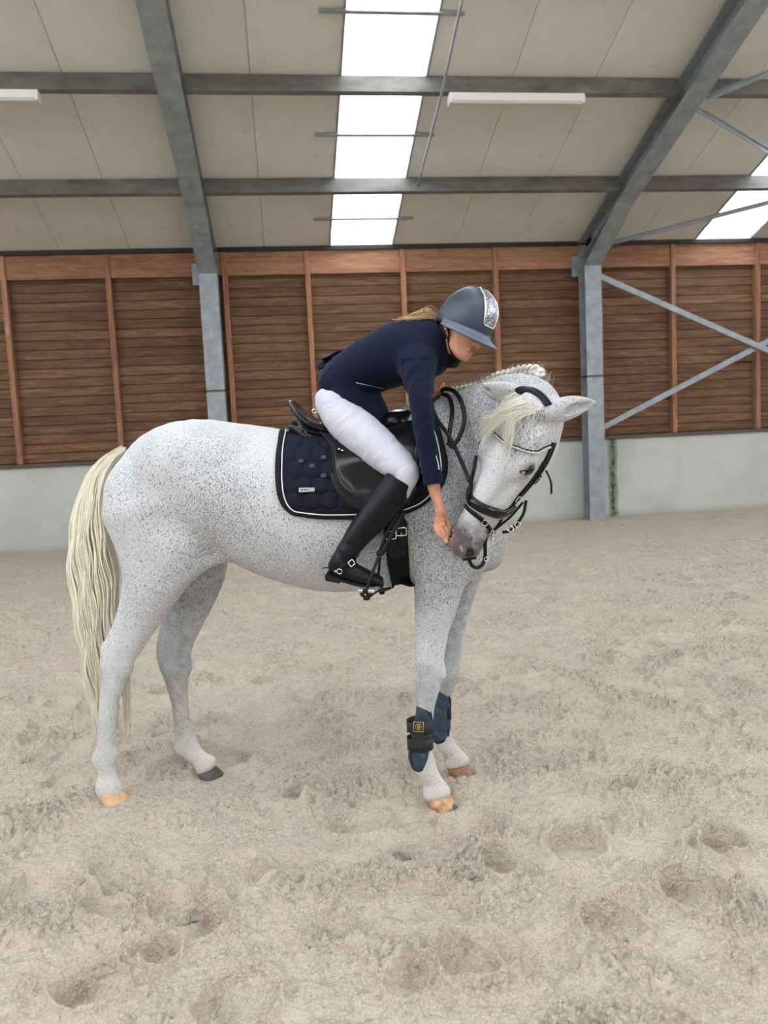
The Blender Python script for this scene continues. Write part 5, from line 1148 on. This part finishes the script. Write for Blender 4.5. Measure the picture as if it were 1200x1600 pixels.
def build_person():
    pe = empty('person', 'person in navy jacket and white breeches leaning from the saddle to feed the horse', 'person')
    Vs, Fs, off = [], [], 0; mi = []
    def add(V, Fq):
        nonlocal off
        Vs.append(V); Fs.append(Fq+off); off += len(V)
    # --- head and neck
    hv = Vox(HCEN-.19, HCEN+.19, .0027)
    hv.ell(G3(0, -.012, .022), (.073, .092, .085), HRm, k=.01)
    hv.ell(G3(0, .030, -.040), (.058, .060, .080), HRm, k=.03)
    hv.ell(G3(0, .066, -.098), (.023, .022, .018), HRm, k=.022)
    hv.chain(np.array([G3(-.056, -.005, -.045), G3(-.047, .025, -.082), G3(-.018, .062, -.100), G3(.018, .062, -.100), G3(.047, .025, -.082), G3(.056, -.005, -.045)]), [.012]*6, [.012]*6, _U, k=.02, n=4)
    hv.chain(np.array([G3(0, .086, .012), G3(0, .096, -.012), G3(0, .108, -.034)]), [.008, .0085, .0105], [.008, .009, .010], _S, k=.014, n=4)
    for s_ in (-1, 1):
        hv.ell(G3(s_*.011, .099, -.038), (.0075, .009, .007), HRm, k=.007); hv.ell(G3(s_*.036, .062, -.030), (.022, .020, .020), HRm, k=.025)
        hv.ell(G3(s_*.031, .092, .006), (.015, .012, .010), HRm, k=.012, sub=True)
        hv.ell(G3(s_*.030, .084, .024), (.022, .010, .007), HRm, k=.012)
        hv.ell(G3(s_*.007, .104, -.0455), (.0035, .004, .003), HRm, k=.002, sub=True)
        # ear
        hv.ell(G3(s_*.074, -.012, -.012), (.009, .018, .030), HRm, k=.006); hv.ell(G3(s_*.083, -.008, -.008), (.006, .010, .018), HRm, k=.004, sub=True)
    hv.ell(G3(0, .092, -.0585), (.023, .011, .0062), HRm, k=.004); hv.ell(G3(0, .090, -.0700), (.020, .0115, .0072), HRm, k=.004)
    hv.chain(np.array([G3(-.025, .083, -.064), G3(-.010, .100, -.0635), G3(.010, .100, -.0635), G3(.025, .083, -.064)]), [.0018]*4, [.0018]*4, _U, k=.002, n=3, sub=True)
    neck = [(716, 534, .13), (703, 543, .115), (690, 548, .10)]
    hv.chain(np.array([G3(0, -.022, -.02), G3(0, -.028, -.075)]+[P(700, 545, .11)]), [.050, .048, .052], [.052, .050, .052], _S, k=.02, n=4)
    V, Fq = hv.mesh(); V = lap(V, Fq, 1, .4); add(V, Fq); head_b = bvh_of(V, Fq); nhead = len(V)
    # --- torso, arms, legs (mostly under clothes)
    bv = chunk_px((470, 470), (730, 940), -.45, .50, .007)
    chain_px(bv, [(530, 622, 0, 28, .14), (552, 596, .01, 30, .125), (580, 574, .03, 31, .12), (612, 560, .05, 34, .13), (645, 550, .07, 37, .145), (672, 542, .09, 28, .10), (694, 542, .105, 18, .052)], k=.03, n=3)
    for rows in ([(528, 640, .09, 24, .08), (575, 686, .22, 24, .065), (622, 734, .32, 13, .04), (590, 790, .335, 11, .035), (540, 866, .35, 11, .03), (545, 890, .36, 9, .03), (588, 906, .36, 6, .025)],
                 [(528, 640, -.09, 24, .08), (575, 680, -.22, 24, .065), (626, 728, -.32, 18, .05), (595, 785, -.335, 16, .045), (555, 855, -.35, 11, .03), (560, 876, -.36, 9, .03), (598, 890, -.36, 6, .025)]): chain_px(bv, rows, k=.03, n=3)
    chain_px(bv, [(650, 560, .22, 22, .05), (658, 600, .29, 17, .042), (661, 650, .335, 14, .036), (667, 700, .355, 13.5, .034), (675, 748, .36, 11, .030)], k=.02, n=3)
    chain_px(bv, [(655, 556, -.06, 22, .05), (648, 600, -.10, 16, .042), (655, 618, -.08, 13, .036), (668, 618, -.05, 10, .028)], k=.02, n=3)
    V, Fq = bv.mesh(); add(V, Fq)
    # --- near forearm and hand pinching a treat at the muzzle
    av = chunk_px((655, 735), (715, 865), .27, .44, .0025)
    chain_px(av, [(675, 745, .36, 10.5, .030), (680, 770, .362, 9.2, .027), (685, 786, .365, 7.6, .022), (688, 799, .365, 7.2, .019)], k=.01, n=4)
    chain_px(av, [(687.5, 799, .362, 7.2, .017), (687, 810, .358, 8.6, .016), (686.5, 822, .355, 9.0, .015)], k=.008, n=4)
    # fingers : knuckle, middle joint, end joint, tip ; four of unequal length closing on the treat
    fing = [[(692.5, 820, .350), (697.5, 828, .352), (698.5, 836, .350), (698, 843, .348)],
            [(688.0, 823, .360), (692.5, 832, .366), (696.5, 840, .362), (698, 847, .356)],
            [(683.8, 823, .363), (686.5, 833, .372), (692.0, 841, .370), (696, 846, .364)],
            [(680.2, 820, .360), (681.0, 829, .371), (686.0, 836, .373), (691.0, 841, .370)]]
    for i, f in enumerate(fing): chain_px(av, [(*p, r, r*.0026) for p, r in zip(f, ([3.5, 3.3, 3.0, 2.5] if i < 3 else [3.0, 2.8, 2.6, 2.2]))], k=.0018, n=4)
    chain_px(av, [(693, 801, .350, 4.0, .011), (697.5, 812, .338, 3.8, .0105), (700.5, 823, .334, 3.4, .009), (700.5, 834, .340, 2.9, .0075)], k=.004, n=4)
    for (u, v) in ((692, 819), (687.5, 821), (683.2, 821)): ell_px(av, u, v, .366, 3.2, 3.2, .006, k=.004)
    V, Fq = av.mesh(); V = lap(V, Fq, 1, .4); add(V, Fq); hand_b = bvh_of(V, Fq)
    # --- far hand holding the reins on top of the neck, thumb up
    lv = chunk_px((655, 588), (712, 634), -.14, .08, .0025)
    chain_px(lv, [(660, 618, -.05, 9, .026), (671, 616, -.01, 8, .020), (677, 614, .010, 8, .020), (683, 612.5, .020, 8, .024)], k=.008, n=4)
    for i in range(4):
        la = .000+.018*i; du = [0, .6, .4, -.6][i]; r = [2.7, 3.1, 3.3, 3.1][i]
        chain_px(lv, [(684+du, 609.5, la, r, r*.0027), (691+du, 611.5, la+.002, r, r*.0027), (693.5+du, 617.5, la+.004, r*.95, r*.0026), (688+du, 621.5, la+.004, r*.85, r*.0024)], k=.002, n=4)
    chain_px(lv, [(681, 610, .050, 4.2, .011), (686, 606, .055, 4.0, .010), (690, 602, .055, 3.9, .010), (691.5, 600.5, .055, 3.8, .010)], k=.004, n=4)
    V, Fq = lv.mesh(); V = lap(V, Fq, 1, .4); add(V, Fq)
    body = mk('body', np.vstack(Vs), np.vstack(Fs), MT['skin'], pe)
    # finger nails of the near hand
    for f in fing[:3]:
        h, n = cast(hand_b, f[3][0]-.3, f[3][1]-1.0); ax = nrm(P(f[3][0], f[3][1], .36)-P(f[2][0], f[2][1], .36)); ax = nrm(ax-n*np.dot(ax, n)); polybox('nail', MT['nail'], pe, h+n*.0004, ax, np.cross(n, ax), n, (.0045, .0036, .0007), .0004)
    # face details
    for s_ in (-1, 1):
        c = G3(s_*.031, .080, .005); V_ = []; n = 12
        for i in range(n+1):
            for j in range(n): th = math.pi*i/n; ph = 2*math.pi*j/n; V_.append(c+.0115*(_F*math.cos(th)+_S*math.sin(th)*math.cos(ph)+_U*math.sin(th)*math.sin(ph)))
        Fc = np.array([(i*n+j, i*n+(j+1) % n, (i+1)*n+(j+1) % n, (i+1)*n+j) for i in range(n) for j in range(n)]); ii = [1 if i < 2 else 0 for i in range(n) for j in range(n)]
        mk('eye', V_, Fc, None, pe, mats=[MT['sclera'], MT['eye']], midx=ii)
        for zz, r_ in ((.0115, .0022), (-.0015, .0016)):
            b = MB(); b.tube([G3(s_*(.031+x), .0915-18*x*x+(-.002 if zz < 0 else 0), .005+zz*(1-(x/.017)**2)-.002) for x in np.linspace(-.015, .015, 9)], r_, 6); b.build('eyelid', MT['skin'], pe, True)
        b = MB(); b.tube([G3(s_*(.032+x), .0945-10*x*x, .0265-6*x*x) for x in np.linspace(-.018, .018, 9)], [.001, .0022, .0026, .0026, .0026, .0024, .0022, .0016, .0008], 6); b.build('eyebrow', MT['brow_hair'], pe, True)
    def onhead(x, z): 
        o = G3(x, .0, z); h = head_b.ray_cast(Vector(o+_F*.2), Vector(-_F)); return np.array(h[0]), np.array(h[1])
    for zc, amp, hw_, nm in ((-.0600, .0030, .0205, 'upper'), (-.0692, -.0035, .018, 'lower')):
        V_, Fc = [], []; nn = 17
        for i, x in enumerate(np.linspace(-hw_, hw_, nn)):
            e = math.sqrt(max(0, 1-(x/hw_)**2)); 
            for t_ in (-1, 0, 1):
                h, n = onhead(x, zc+t_*.0034*e); V_.append(h+n*(.0006+.0008*(1-abs(t_))*e))
        for i in range(nn-1):
            for t_ in range(2): a = i*3+t_; Fc.append((a, a+3, a+4, a+1))
        mk('lip', V_, Fc, MT['lips'], pe)
    ear = polybox('earring', MT['silver'], pe, G3(.086, -.006, -.040), _S, _F, _U, (.002, .003, .003), .001)
    # --- breeches
    cv = chunk_px((470, 575), (665, 800), -.47, .47, .006)
    for s_ in (1, -1):
        dv = 0 if s_ > 0 else -4
        chain_px(cv, [(525, 637+dv, s_*.085, 26, .115), (540, 656+dv, s_*.15, 32, .105), (572, 684+dv, s_*.215, 33, .09), (602, 709+dv, s_*.27, 30, .078), (626, 730+dv, s_*.315, 25, .068), (633, 742+dv, s_*.33, 22, .062), (626, 765+dv, s_*.335, 18, .052)], k=.02, n=4)
    cv.ell(P(533, 634, 0), (.084, .175, .09), np.array([nrm(E1+E3*.35), E2, nrm(E3-E1*.35)]), k=.04)
    chain_px(cv, [(534, 630, 0, 31, .15), (560, 605, .01, 32, .13)], k=.03, n=3)
    A = nrm(P(626, 730, .3)-P(540, 656, .15))
    def wr(X, Y, Z):
        a = (X*A[0]+Y*A[1]+Z*A[2]); b = X*E3[0]+Z; lt = X*E2[0]+Y*E2[1]
        q = pn3(a*34+3*pn3(X*9, Y*9, Z*9), b*7, lt*6); return .0042*np.clip(np.abs(q)*2.6, 0, 1)*np.clip(1.1-.0*a, 0, 1)+.0015*pn3(X*20, Y*20, Z*20)
    cv.wobble(cv.lo, cv.lo+cv.h*cv.n, wr)
    V, Fq = cv.mesh(); V = lap(V, Fq, 1); br = mk('breeches', V, Fq, MT['breeches'], pe); bb = bvh_of(V, Fq)
    for k, cpts in enumerate(([(566, 655), (553, 666), (541, 680)], [(541, 680), (560, 696), (585, 708), (612, 719), (630, 728)], [(590, 662), (602, 684), (606, 706), (618, 722)], [(500, 633), (515, 630), (530, 632)], [(555, 652), (545, 661), (535, 672), (530, 680)])):
        q = spl(np.array(cpts, float), 6); b = MB(); b.tube(smooth_rows([cast(bb, *p)[0] for p in q], 2), .0013, 5); b.build('seam', MT['breech_seam'], br, True)
    # --- boots
    for s_ in (1, -1):
        dv = 0 if s_ > 0 else -12; lt = s_
        wv = chunk_px((495, 735), (655, 935), min(.24*lt, .46*lt), max(.24*lt, .46*lt), .005)
        chain_px(wv, [(624, 752+dv, .335*lt, 23.5, .066), (612, 770+dv, .337*lt, 25.5, .068), (597, 790+dv, .34*lt, 26, .068), (580, 812+dv, .345*lt, 24, .062), (562, 834+dv, .35*lt, 20.5, .054), (548, 854+dv, .355*lt, 18, .047), (540, 868+dv, .36*lt, 17.5, .044), (535, 880+dv, .36*lt, 18, .044)], k=.012, n=4)
        chain_px(wv, [(528, 884+dv, .36*lt, 16, .036), (536, 889+dv, .36*lt, 18, .038), (552, 895+dv, .362*lt, 15.5, .040), (570, 901+dv, .366*lt, 12, .044), (585, 905+dv, .37*lt, 9.5, .043), (592, 907+dv, .37*lt, 7.5, .036)], k=.02, n=4)
        pc = P(618, 744+dv, .335*lt); wv.plane(pc, nrm(nrm(P(624, 744+dv, .335*lt)-P(600, 785+dv, .335*lt))), .004)
        pb = P(560, 910+dv, .36*lt); wv.plane(pb, nrm(-E3+E1*.24*0-E1*.0), .006) if False else None
        bw = nrm(P(600, 785+dv, .34*lt)-P(548, 854+dv, .355*lt))
        an = P(545, 862+dv, .36*lt)
        wv.wobble(wv.lo, wv.lo+wv.h*wv.n, lambda X, Y, Z: .003*pn3(X*8, Y*8, Z*34+2*pn3(X*12, Y*12, Z*12))*np.exp(-((Z-an[2])/.06)**2)*2+.001*pn3(X*15, Y*15, Z*15))
        V, Fq = wv.mesh(); V = lap(V, Fq, 1); bt = mk('boot', V, Fq, MT['boot'], pe); bt['label'] = 'tall black leather riding boot'; wb = bvh_of(V, Fq)
        if s_ == 1:
            # sole and heel: extruded outline under the foot
            out = []; 
            cen = spl(np.array([(512, 893, 8.5), (522, 899, 12), (538, 904, 12.5), (556, 909, 12), (575, 912, 16), (590, 912.5, 15), (599, 911.5, 7)], float), 5); L_, R_ = [], []
            for (u, v, w2) in cen: c = P(u, v, .365); L_.append(c+E2*w2*.0026); R_.append(c-E2*w2*.0026)
            poly = L_+R_[::-1]; n = len(poly); th = [.009]*n; V_ = [p for p in poly]+[p-E3*.010 for p in poly]; Fc = [tuple(range(n)), tuple(range(n, 2*n))[::-1]]+[(i, (i+1) % n, n+(i+1) % n, n+i) for i in range(n)]
            mk('sole', V_, [f[::-1] for f in Fc], MT['rubber'], bt, smooth=False)
            polybox('heel', MT['rubber'], bt, P(521, 903, .365), nrm(E1-E3*.22), E2, E3, (.030, .027, .013), .004)
            surf_strap(wb, [(569, 897), (556, 893)], .004, .001, 'toe_cap_seam', MT['leather'], bt)
            # spur with strap
            sp = empty('spur', 'spur strap with steel buckle and ring on the near boot', 'spur')
            surf_strap(wb, [(533, 900), (532, 892), (537, 885), (548, 879), (560, 873), (568, 870)], .016, .004, 'spur_strap', MT['leather'], sp)
            h, n = cast(wb, 548, 880); ax = nrm(E1*.85+E3*.5); ax = nrm(ax-n*np.dot(ax, n)); frame_ring('buckle', MT['chrome'], sp, h+n*.007, ax, np.cross(n, ax), .0115, .0105, .0026)
            h, n = cast(wb, 531, 892); ax = nrm(E1-n*np.dot(E1, n)); ay = np.cross(n, ax); b = MB(); b.tube([h+n*.006+.010*(ax*math.cos(a)+ay*math.sin(a)) for a in np.linspace(0, 6.2832, 17)], .0024, 6, False); b.obox(h+n*.006-ax*.014, ax, ay, n, (.006, .004, .002), .001); b.build('spur_ring', MT['chrome'], sp, True)
            pts = [cast(wb, 526, 890)[0]+E2*.003, cast(wb, 518, 888)[0]+E2*.003, P(510, 887, .36), P(504, 888, .36)]; b = MB(); b.tube(spl(pts, 4), [.0028]*13, 6); b.build('spur_shank', MT['rubber'], sp, True)
    # --- jacket
    jv = chunk_px((475, 470), (730, 785), -.30, .50, .0055)
    chain_px(jv, [(526, 604, 0, 30, .165), (548, 590, .01, 39, .16), (575, 574, .03, 43, .16), (605, 561, .05, 47, .17), (636, 549, .07, 50, .185), (662, 541, .09, 44, .165), (682, 537, .10, 33, .115)], k=.02, n=4, cap=.7)
    ell_px(jv, 680, 560, .09, 22, 26, .10, 0, .05)
    # skirt over the seat and thighs
    chain_px(jv, [(540, 596, 0, 36, .17), (545, 618, 0, 44, .185), (552, 640, 0, 50, .20), (558, 660, 0, 52, .21)], k=.02, n=3)
    pa, pb_ = P(500, 611, 0), P(598, 663, 0); d = nrm(pb_-pa); nn = nrm(np.cross(d, E2)); nn = nn if nn[2] < 0 else -nn
    sk = jv.D.copy()
    jv.plane((pa+pb_)/2, nn, .006)
    # right edge of the skirt and open front: cut in front of the hip line
    # near sleeve
    chain_px(jv, [(648, 556, .20, 33, .085), (653, 580, .26, 28, .078), (656, 603, .30, 22.5, .066), (658, 630, .335, 19, .058), (661, 660, .35, 17.5, .053), (666, 692, .36, 17, .051), (671, 722, .365, 17, .050), (676, 748, .37, 16, .048), (678, 766, .37, 15.5, .046)], k=.03, n=4)
    # far sleeve
    chain_px(jv, [(655, 552, -.06, 28, .07), (648, 585, -.11, 21, .058), (650, 606, -.11, 17, .05), (662, 617, -.08, 13, .04), (668, 618, -.06, 11.5, .035)], k=.02, n=4)
    # cuffs cut square
    q = jv._box(P(640, 740, .28)-.02, P(705, 790, .46)+.12)
    cpt = P(676, 757, .37); cn = nrm(P(678, 766, .37)-P(671, 722, .365))
    X = (jv.lo[0]+jv.h*np.arange(jv.n[0]))[:, None, None]; Y = (jv.lo[1]+jv.h*np.arange(jv.n[1]))[None, :, None]; Z = (jv.lo[2]+jv.h*np.arange(jv.n[2]))[None, None]
    dcf = (cn[0]*(X-cpt[0])+cn[1]*(Y-cpt[1])+cn[2]*(Z-cpt[2])); jv.D = np.where((dcf > -.02) & ((X-HO[0])*E2[0]+(Y-HO[1])*E2[1] > .27), np.maximum(jv.D, dcf), jv.D).astype(np.float32)
    sax = nrm(P(671, 722, .365)-P(656, 603, .30)); tax = nrm(P(640, 549, .07)-P(548, 590, .01)); el = P(660, 650, .35)
    def wj(X, Y, Z):
        lt = (X-HO[0])*E2[0]+(Y-HO[1])*E2[1]; sl = np.clip((lt-.22)/.08, 0, 1)*(Z < el[2]+.22); u_ = X*E1[0]+Y*E1[1]
        w1 = pn3(X*5, Y*5, (Z-.9*u_)*17+2.2*pn3(X*7, Y*7, Z*7)); w2 = pn3((X*tax[0]+Y*tax[1]+Z*tax[2])*13, lt*6, Z*6)
        return .006*sl*np.abs(w1)*2+.007*(1-sl)*w2+.0015*pn3(X*18, Y*18, Z*18)
    jv.wobble(jv.lo, jv.lo+jv.h*jv.n, wj)
    V, Fq = jv.mesh(); V = lap(V, Fq, 2); jk = mk('jacket', V, Fq, MT['jacket'], pe); jb = bvh_of(V, Fq)
    def line(px, r, nm, m, par=jk, lift=.0): 
        q = spl(np.array(px, float), 6); b = MB(); hh = [cast(jb, *p) for p in q]; b.tube(smooth_rows([h[0]+h[1]*lift for h in hh], 2), r, 6); return b.build(nm, m, par, True)
    line([(556, 598), (570, 601), (585, 604), (598, 607)], .0025, 'pocket_piping', MT['silver'])
    surf_strap(jb, [(557, 603), (572, 606), (598, 611)], .020, .003, 'pocket_flap', MT['jacket'], jk)
    line([(681, 712), (684, 722), (686, 734)], .0022, 'cuff_piping', MT['white_cord'])
    line([(633, 556), (628, 575), (630, 600)], .0012, 'armhole_seam', MT['jacket_dark']); line([(616, 541), (640, 536), (672, 540)], .0012, 'yoke_seam', MT['jacket_dark']); line([(545, 566), (530, 580), (512, 600)], .0014, 'back_vent', MT['jacket_dark']); line([(505, 606), (498, 600), (508, 585), (520, 572)], .002, 'vent_edge', MT['jacket_dark'])
    line([(543, 580), (541, 600), (538, 625)], .0012, 'side_seam', MT['jacket_dark'])
    line([(660, 757), (668, 759), (677, 760), (690, 757)], .003, 'cuff_hem', MT['jacket'])
    # loose tail flap standing off the small of the back
    fl = [P(512, 574, -.05), P(506, 568, -.07), P(509, 562, -.08), P(522, 556, -.06), P(534, 549, -.04)]; V_, F_ = ribbon_geo(spl(fl, 5), np.array([nrm(E3-E1*.4)]*21), .09, .006); mk('coat_tail', V_, F_, MT['jacket'], jk)
    # --- stand-up collar and dark shirt front
    b = MB(); c0 = P(702, 545, .115); ax_ = nrm(G3(0, -.03, -.08)-c0)
    rings = []
    uu = nrm(E2-ax_*np.dot(E2, ax_)); vv = np.cross(ax_, uu); nn_ = 28; prof = [(-.05, .062), (-.02, .057), (.0, .053), (.004, .052), (.004, .048), (.0, .048), (-.04, .048)]
    Vc = [c0+ax_*h_+(uu*math.cos(a)*r_+vv*math.sin(a)*r_*1.02) for h_, r_ in prof for a in np.arange(nn_)*2*math.pi/nn_]; Fc = [(k*nn_+i, k*nn_+(i+1) % nn_, (k+1)*nn_+(i+1) % nn_, (k+1)*nn_+i) for k in range(len(prof)-1) for i in range(nn_)]
    mk('collar', Vc, Fc, MT['jacket_dark'], pe)
    # --- helmet
    he = empty('helmet'); he.parent = pe; he['label'] = 'slate blue riding helmet with a glitter front panel'
    cz = .034
    def dome(az, el_, o_=0.0):
        """az from the front towards her right, el from rim up"""
        rx, ry, rz = .102+o_, .128+o_, .124+o_
        back = .5-.5*math.cos(az); x = math.sin(az)*math.cos(el_)*rx; y = math.cos(az)*math.cos(el_)*ry-.010; z = math.sin(el_)*rz+cz-(.020*back if el_ < .3 else .020*back*max(0, 1-(el_-.3)/.8)); return G3(x, y, z)
    na, ne = 64, 22; els = np.linspace(-.36, math.pi/2-.01, ne); V_ = [dome(2*math.pi*i/na, e) for e in els for i in range(na)]; Vi = [dome(2*math.pi*i/na, e, -.014) for e in els for i in range(na)]; m = na*ne
    Fc = [(k*na+i, k*na+(i+1) % na, (k+1)*na+(i+1) % na, (k+1)*na+i) for k in range(ne-1) for i in range(na)]; F2 = [tuple(q_+m for q_ in f[::-1]) for f in Fc]; F3 = [(i, m+i, m+(i+1) % na, (i+1) % na) for i in range(na)]
    mk('shell', V_+Vi, Fc+F2+F3+[tuple((ne-1)*na+i for i in range(na)), tuple(m+(ne-1)*na+i for i in range(na))[::-1]], MT['helmet'], he)
    # brim: flaring peak all round the front, narrow towards the ears
    V_ = []; nb = 57; azs = np.linspace(-1.70, 1.70, nb)
    for az in azs:
        c_ = max(0, math.cos(az*.72)); c_ = max(0, math.cos(az*.90)); wd = .003+.056*c_**.85; a0 = dome(az, -.30, .001); a1 = dome(az, -.20, .002); out = nrm(_S*math.sin(az)+_F*math.cos(az))
        sec = [a1, dome(az, -.26, .005), a0+out*wd*.45-_U*.004, a0+out*wd*.8-_U*(.008+.004*c_), a0+out*wd-_U*(.012+.006*c_), a0+out*(wd-.003)-_U*(.017+.006*c_), a0+out*wd*.4-_U*.012, dome(az, -.34, -.004)]
        V_ += sec
    Fc = [(i*8+j, (i+1)*8+j, (i+1)*8+(j+1) % 8, i*8+(j+1) % 8) for i in range(nb-1) for j in range(8)]+[tuple(range(8)), tuple((nb-1)*8+j for j in range(8))[::-1]]
    mk('brim', V_, Fc, MT['helmet_brim'], he)
    # glitter panel and silver frame
    def pw(e): return np.interp(e, [.02, .12, .5, 1.0, 1.5], [.25, .29, .40, .60, 1.4])
    def pan(s_, e, o_): w_ = pw(e)*.88; a = s_*w_; return dome(a, e, o_)
    es = np.linspace(.10, 1.40, 26); V_ = [pan(s_, e, .0035) for e in es for s_ in np.linspace(-1, 1, 9)]; Vi = [pan(s_, e, -.001) for e in es for s_ in np.linspace(-1, 1, 9)]; m = len(V_)
    Fc = [(k*9+i, k*9+i+1, (k+1)*9+i+1, (k+1)*9+i) for k in range(25) for i in range(8)]; Fc += [tuple(q_+m for q_ in f[::-1]) for f in Fc]
    mk('glitter_panel', V_+Vi, Fc, MT['glitter'], he)
    rim = [pan(1.12, e, .003) for e in es[::-1]]+[pan(s_, .055, .003) for s_ in np.linspace(1.0, -1.0, 7)]+[pan(-1.12, e, .003) for e in es]; b = MB(); b.tube(rim, .0042, 6); b.build('silver_frame', MT['silver'], he, True)
    b = MB(); b.tube([dome(math.pi, e, .001) for e in np.linspace(.3, 1.5, 14)], .0018, 5); b.build('centre_ridge', MT['silver'], he, True)
    for az in (2.05, -2.05): c_ = dome(az, .10, .0005); n = nrm(c_-HCEN); polybox('screw', MT['rubber'], he, c_, n, nrm(np.cross(n, _U)), _U, (.002, .003, .003), .001)
    b = MB(); b.tube(spl([dome(1.75, -.30, -.012), G3(.076, .010, -.045), G3(.062, .020, -.080), G3(.030, .040, -.118), G3(0, .045, -.124), G3(-.030, .040, -.118), G3(-.062, .02, -.08), dome(-1.75, -.30, -.012)], 6), .0045, 6); b.build('chin_strap', MT['rubber'], he, True)
    b = MB(); b.tube(spl([dome(2.4, -.28, -.010), G3(.072, -.035, -.045), G3(.070, .006, -.068)], 6), .0045, 6); b.build('side_strap', MT['rubber'], he, True)
    V_ = [dome(az, e, .0) for e in (-.55, -.42, -.30) for az in np.linspace(2.2, 4.08, 16)]; Fc = [(k*16+i, k*16+i+1, (k+1)*16+i+1, (k+1)*16+i) for k in range(2) for i in range(15)]
    mk('nape_pad', V_, Fc, MT['rubber'], he)
    # --- hair : coverage at the temple and pony tail lying over the back
    R = np.random.RandomState(9); L = []; Rd = []; root = dome(math.pi, -.34, -.012)
    base = [root, P(672, 492, .14), P(655, 497, .15), P(638, 505, .15), P(620, 508, .13)]
    for i in range(120):
        k = R.randn(3)*.004; s_ = R.randn(); fan = R.randn()*.8+(1.0 if R.rand() < .35 else 0)
        ln = .55+.45*R.rand(); p = [base[0]+k, base[1]+k*1.5+E3*(-.006*fan)+E3*.002*s_, base[2]+k*2-E3*.016*fan, base[3]+k*2.2-E3*.020*fan-E3*.004, base[4]+k*2-E3*.022*fan-E3*.002]
        q_ = spl(p, 5); q_ = resamp(q_[:max(6, int(len(q_)*ln))], 16)
        if R.rand() < .12: q_ = q_+np.outer(np.sin(np.linspace(0, math.pi, 16)), E3*.035*R.rand()-E1*.0)
        # keep above the coat
        for j in range(16):
            f_ = jb.find_nearest(Vector(q_[j])); 
            if f_[0] is not None:
                dd = np.dot(q_[j]-np.array(f_[0]), np.array(f_[1]))
                if dd < .004 and j > 2: q_[j] = np.array(f_[0])+np.array(f_[1])*(.004+.006*R.rand())
        L.append(smooth_rows(q_, 1)); Rd.append(.0016*np.linspace(1.1, .5, 16)*(.8+.6*R.rand()))
    for i in range(160):
        s_ = 1 if R.rand() < .75 else -1; y0 = -.075+.10*R.rand(); p = [G3(s_*.066, y0+.02, .02), G3(s_*.078, y0, -.005), G3(s_*(.074), -.035+.02*R.randn()*.5, -.028), G3(s_*.045, -.075, -.045), root+R.randn(3)*.004]
        L.append(resamp(spl(p, 5), 16)); Rd.append(np.full(16, .0012))
    V_, F_ = strands(L, Rd, 3); o = mk('hair', V_, F_, MT['hair'], pe); o['label'] = 'blonde ponytail under the helmet'
    # treat between the fingers
    tr = MB(); c = P(699, 843, .352); tr.obox(c, _S, _F, _U, (.006, .006, .005), .002); t = tr.build('treat', MT['treat']); tag(t, 'small brown treat held against the horse\'s lips', 'treat')
    return pe
MT['nail'] = simple('pale_nail', srgb(232, 190, 172), .3)
MT['sclera'] = simple('eye_white', srgb(225, 220, 214), .2)
MT['treat'] = simple('brown_treat', srgb(120, 84, 56), .8)
build_wall()
HOOVES_XY += [(_h[i][0], _h[i][1]) for i in range(4)]
build_floor()
import time as _tm
_t0 = _tm.time()
horse, HB, HV, HF = build_horse()
print('horse', _tm.time()-_t0, len(HV))
build_horse_details(horse, HB)
print('details', _tm.time()-_t0)
build_tack(HB); build_bridle(HB); tendon_boots(HB)
print('tack', _tm.time()-_t0)
build_person()
print('person', _tm.time()-_t0)
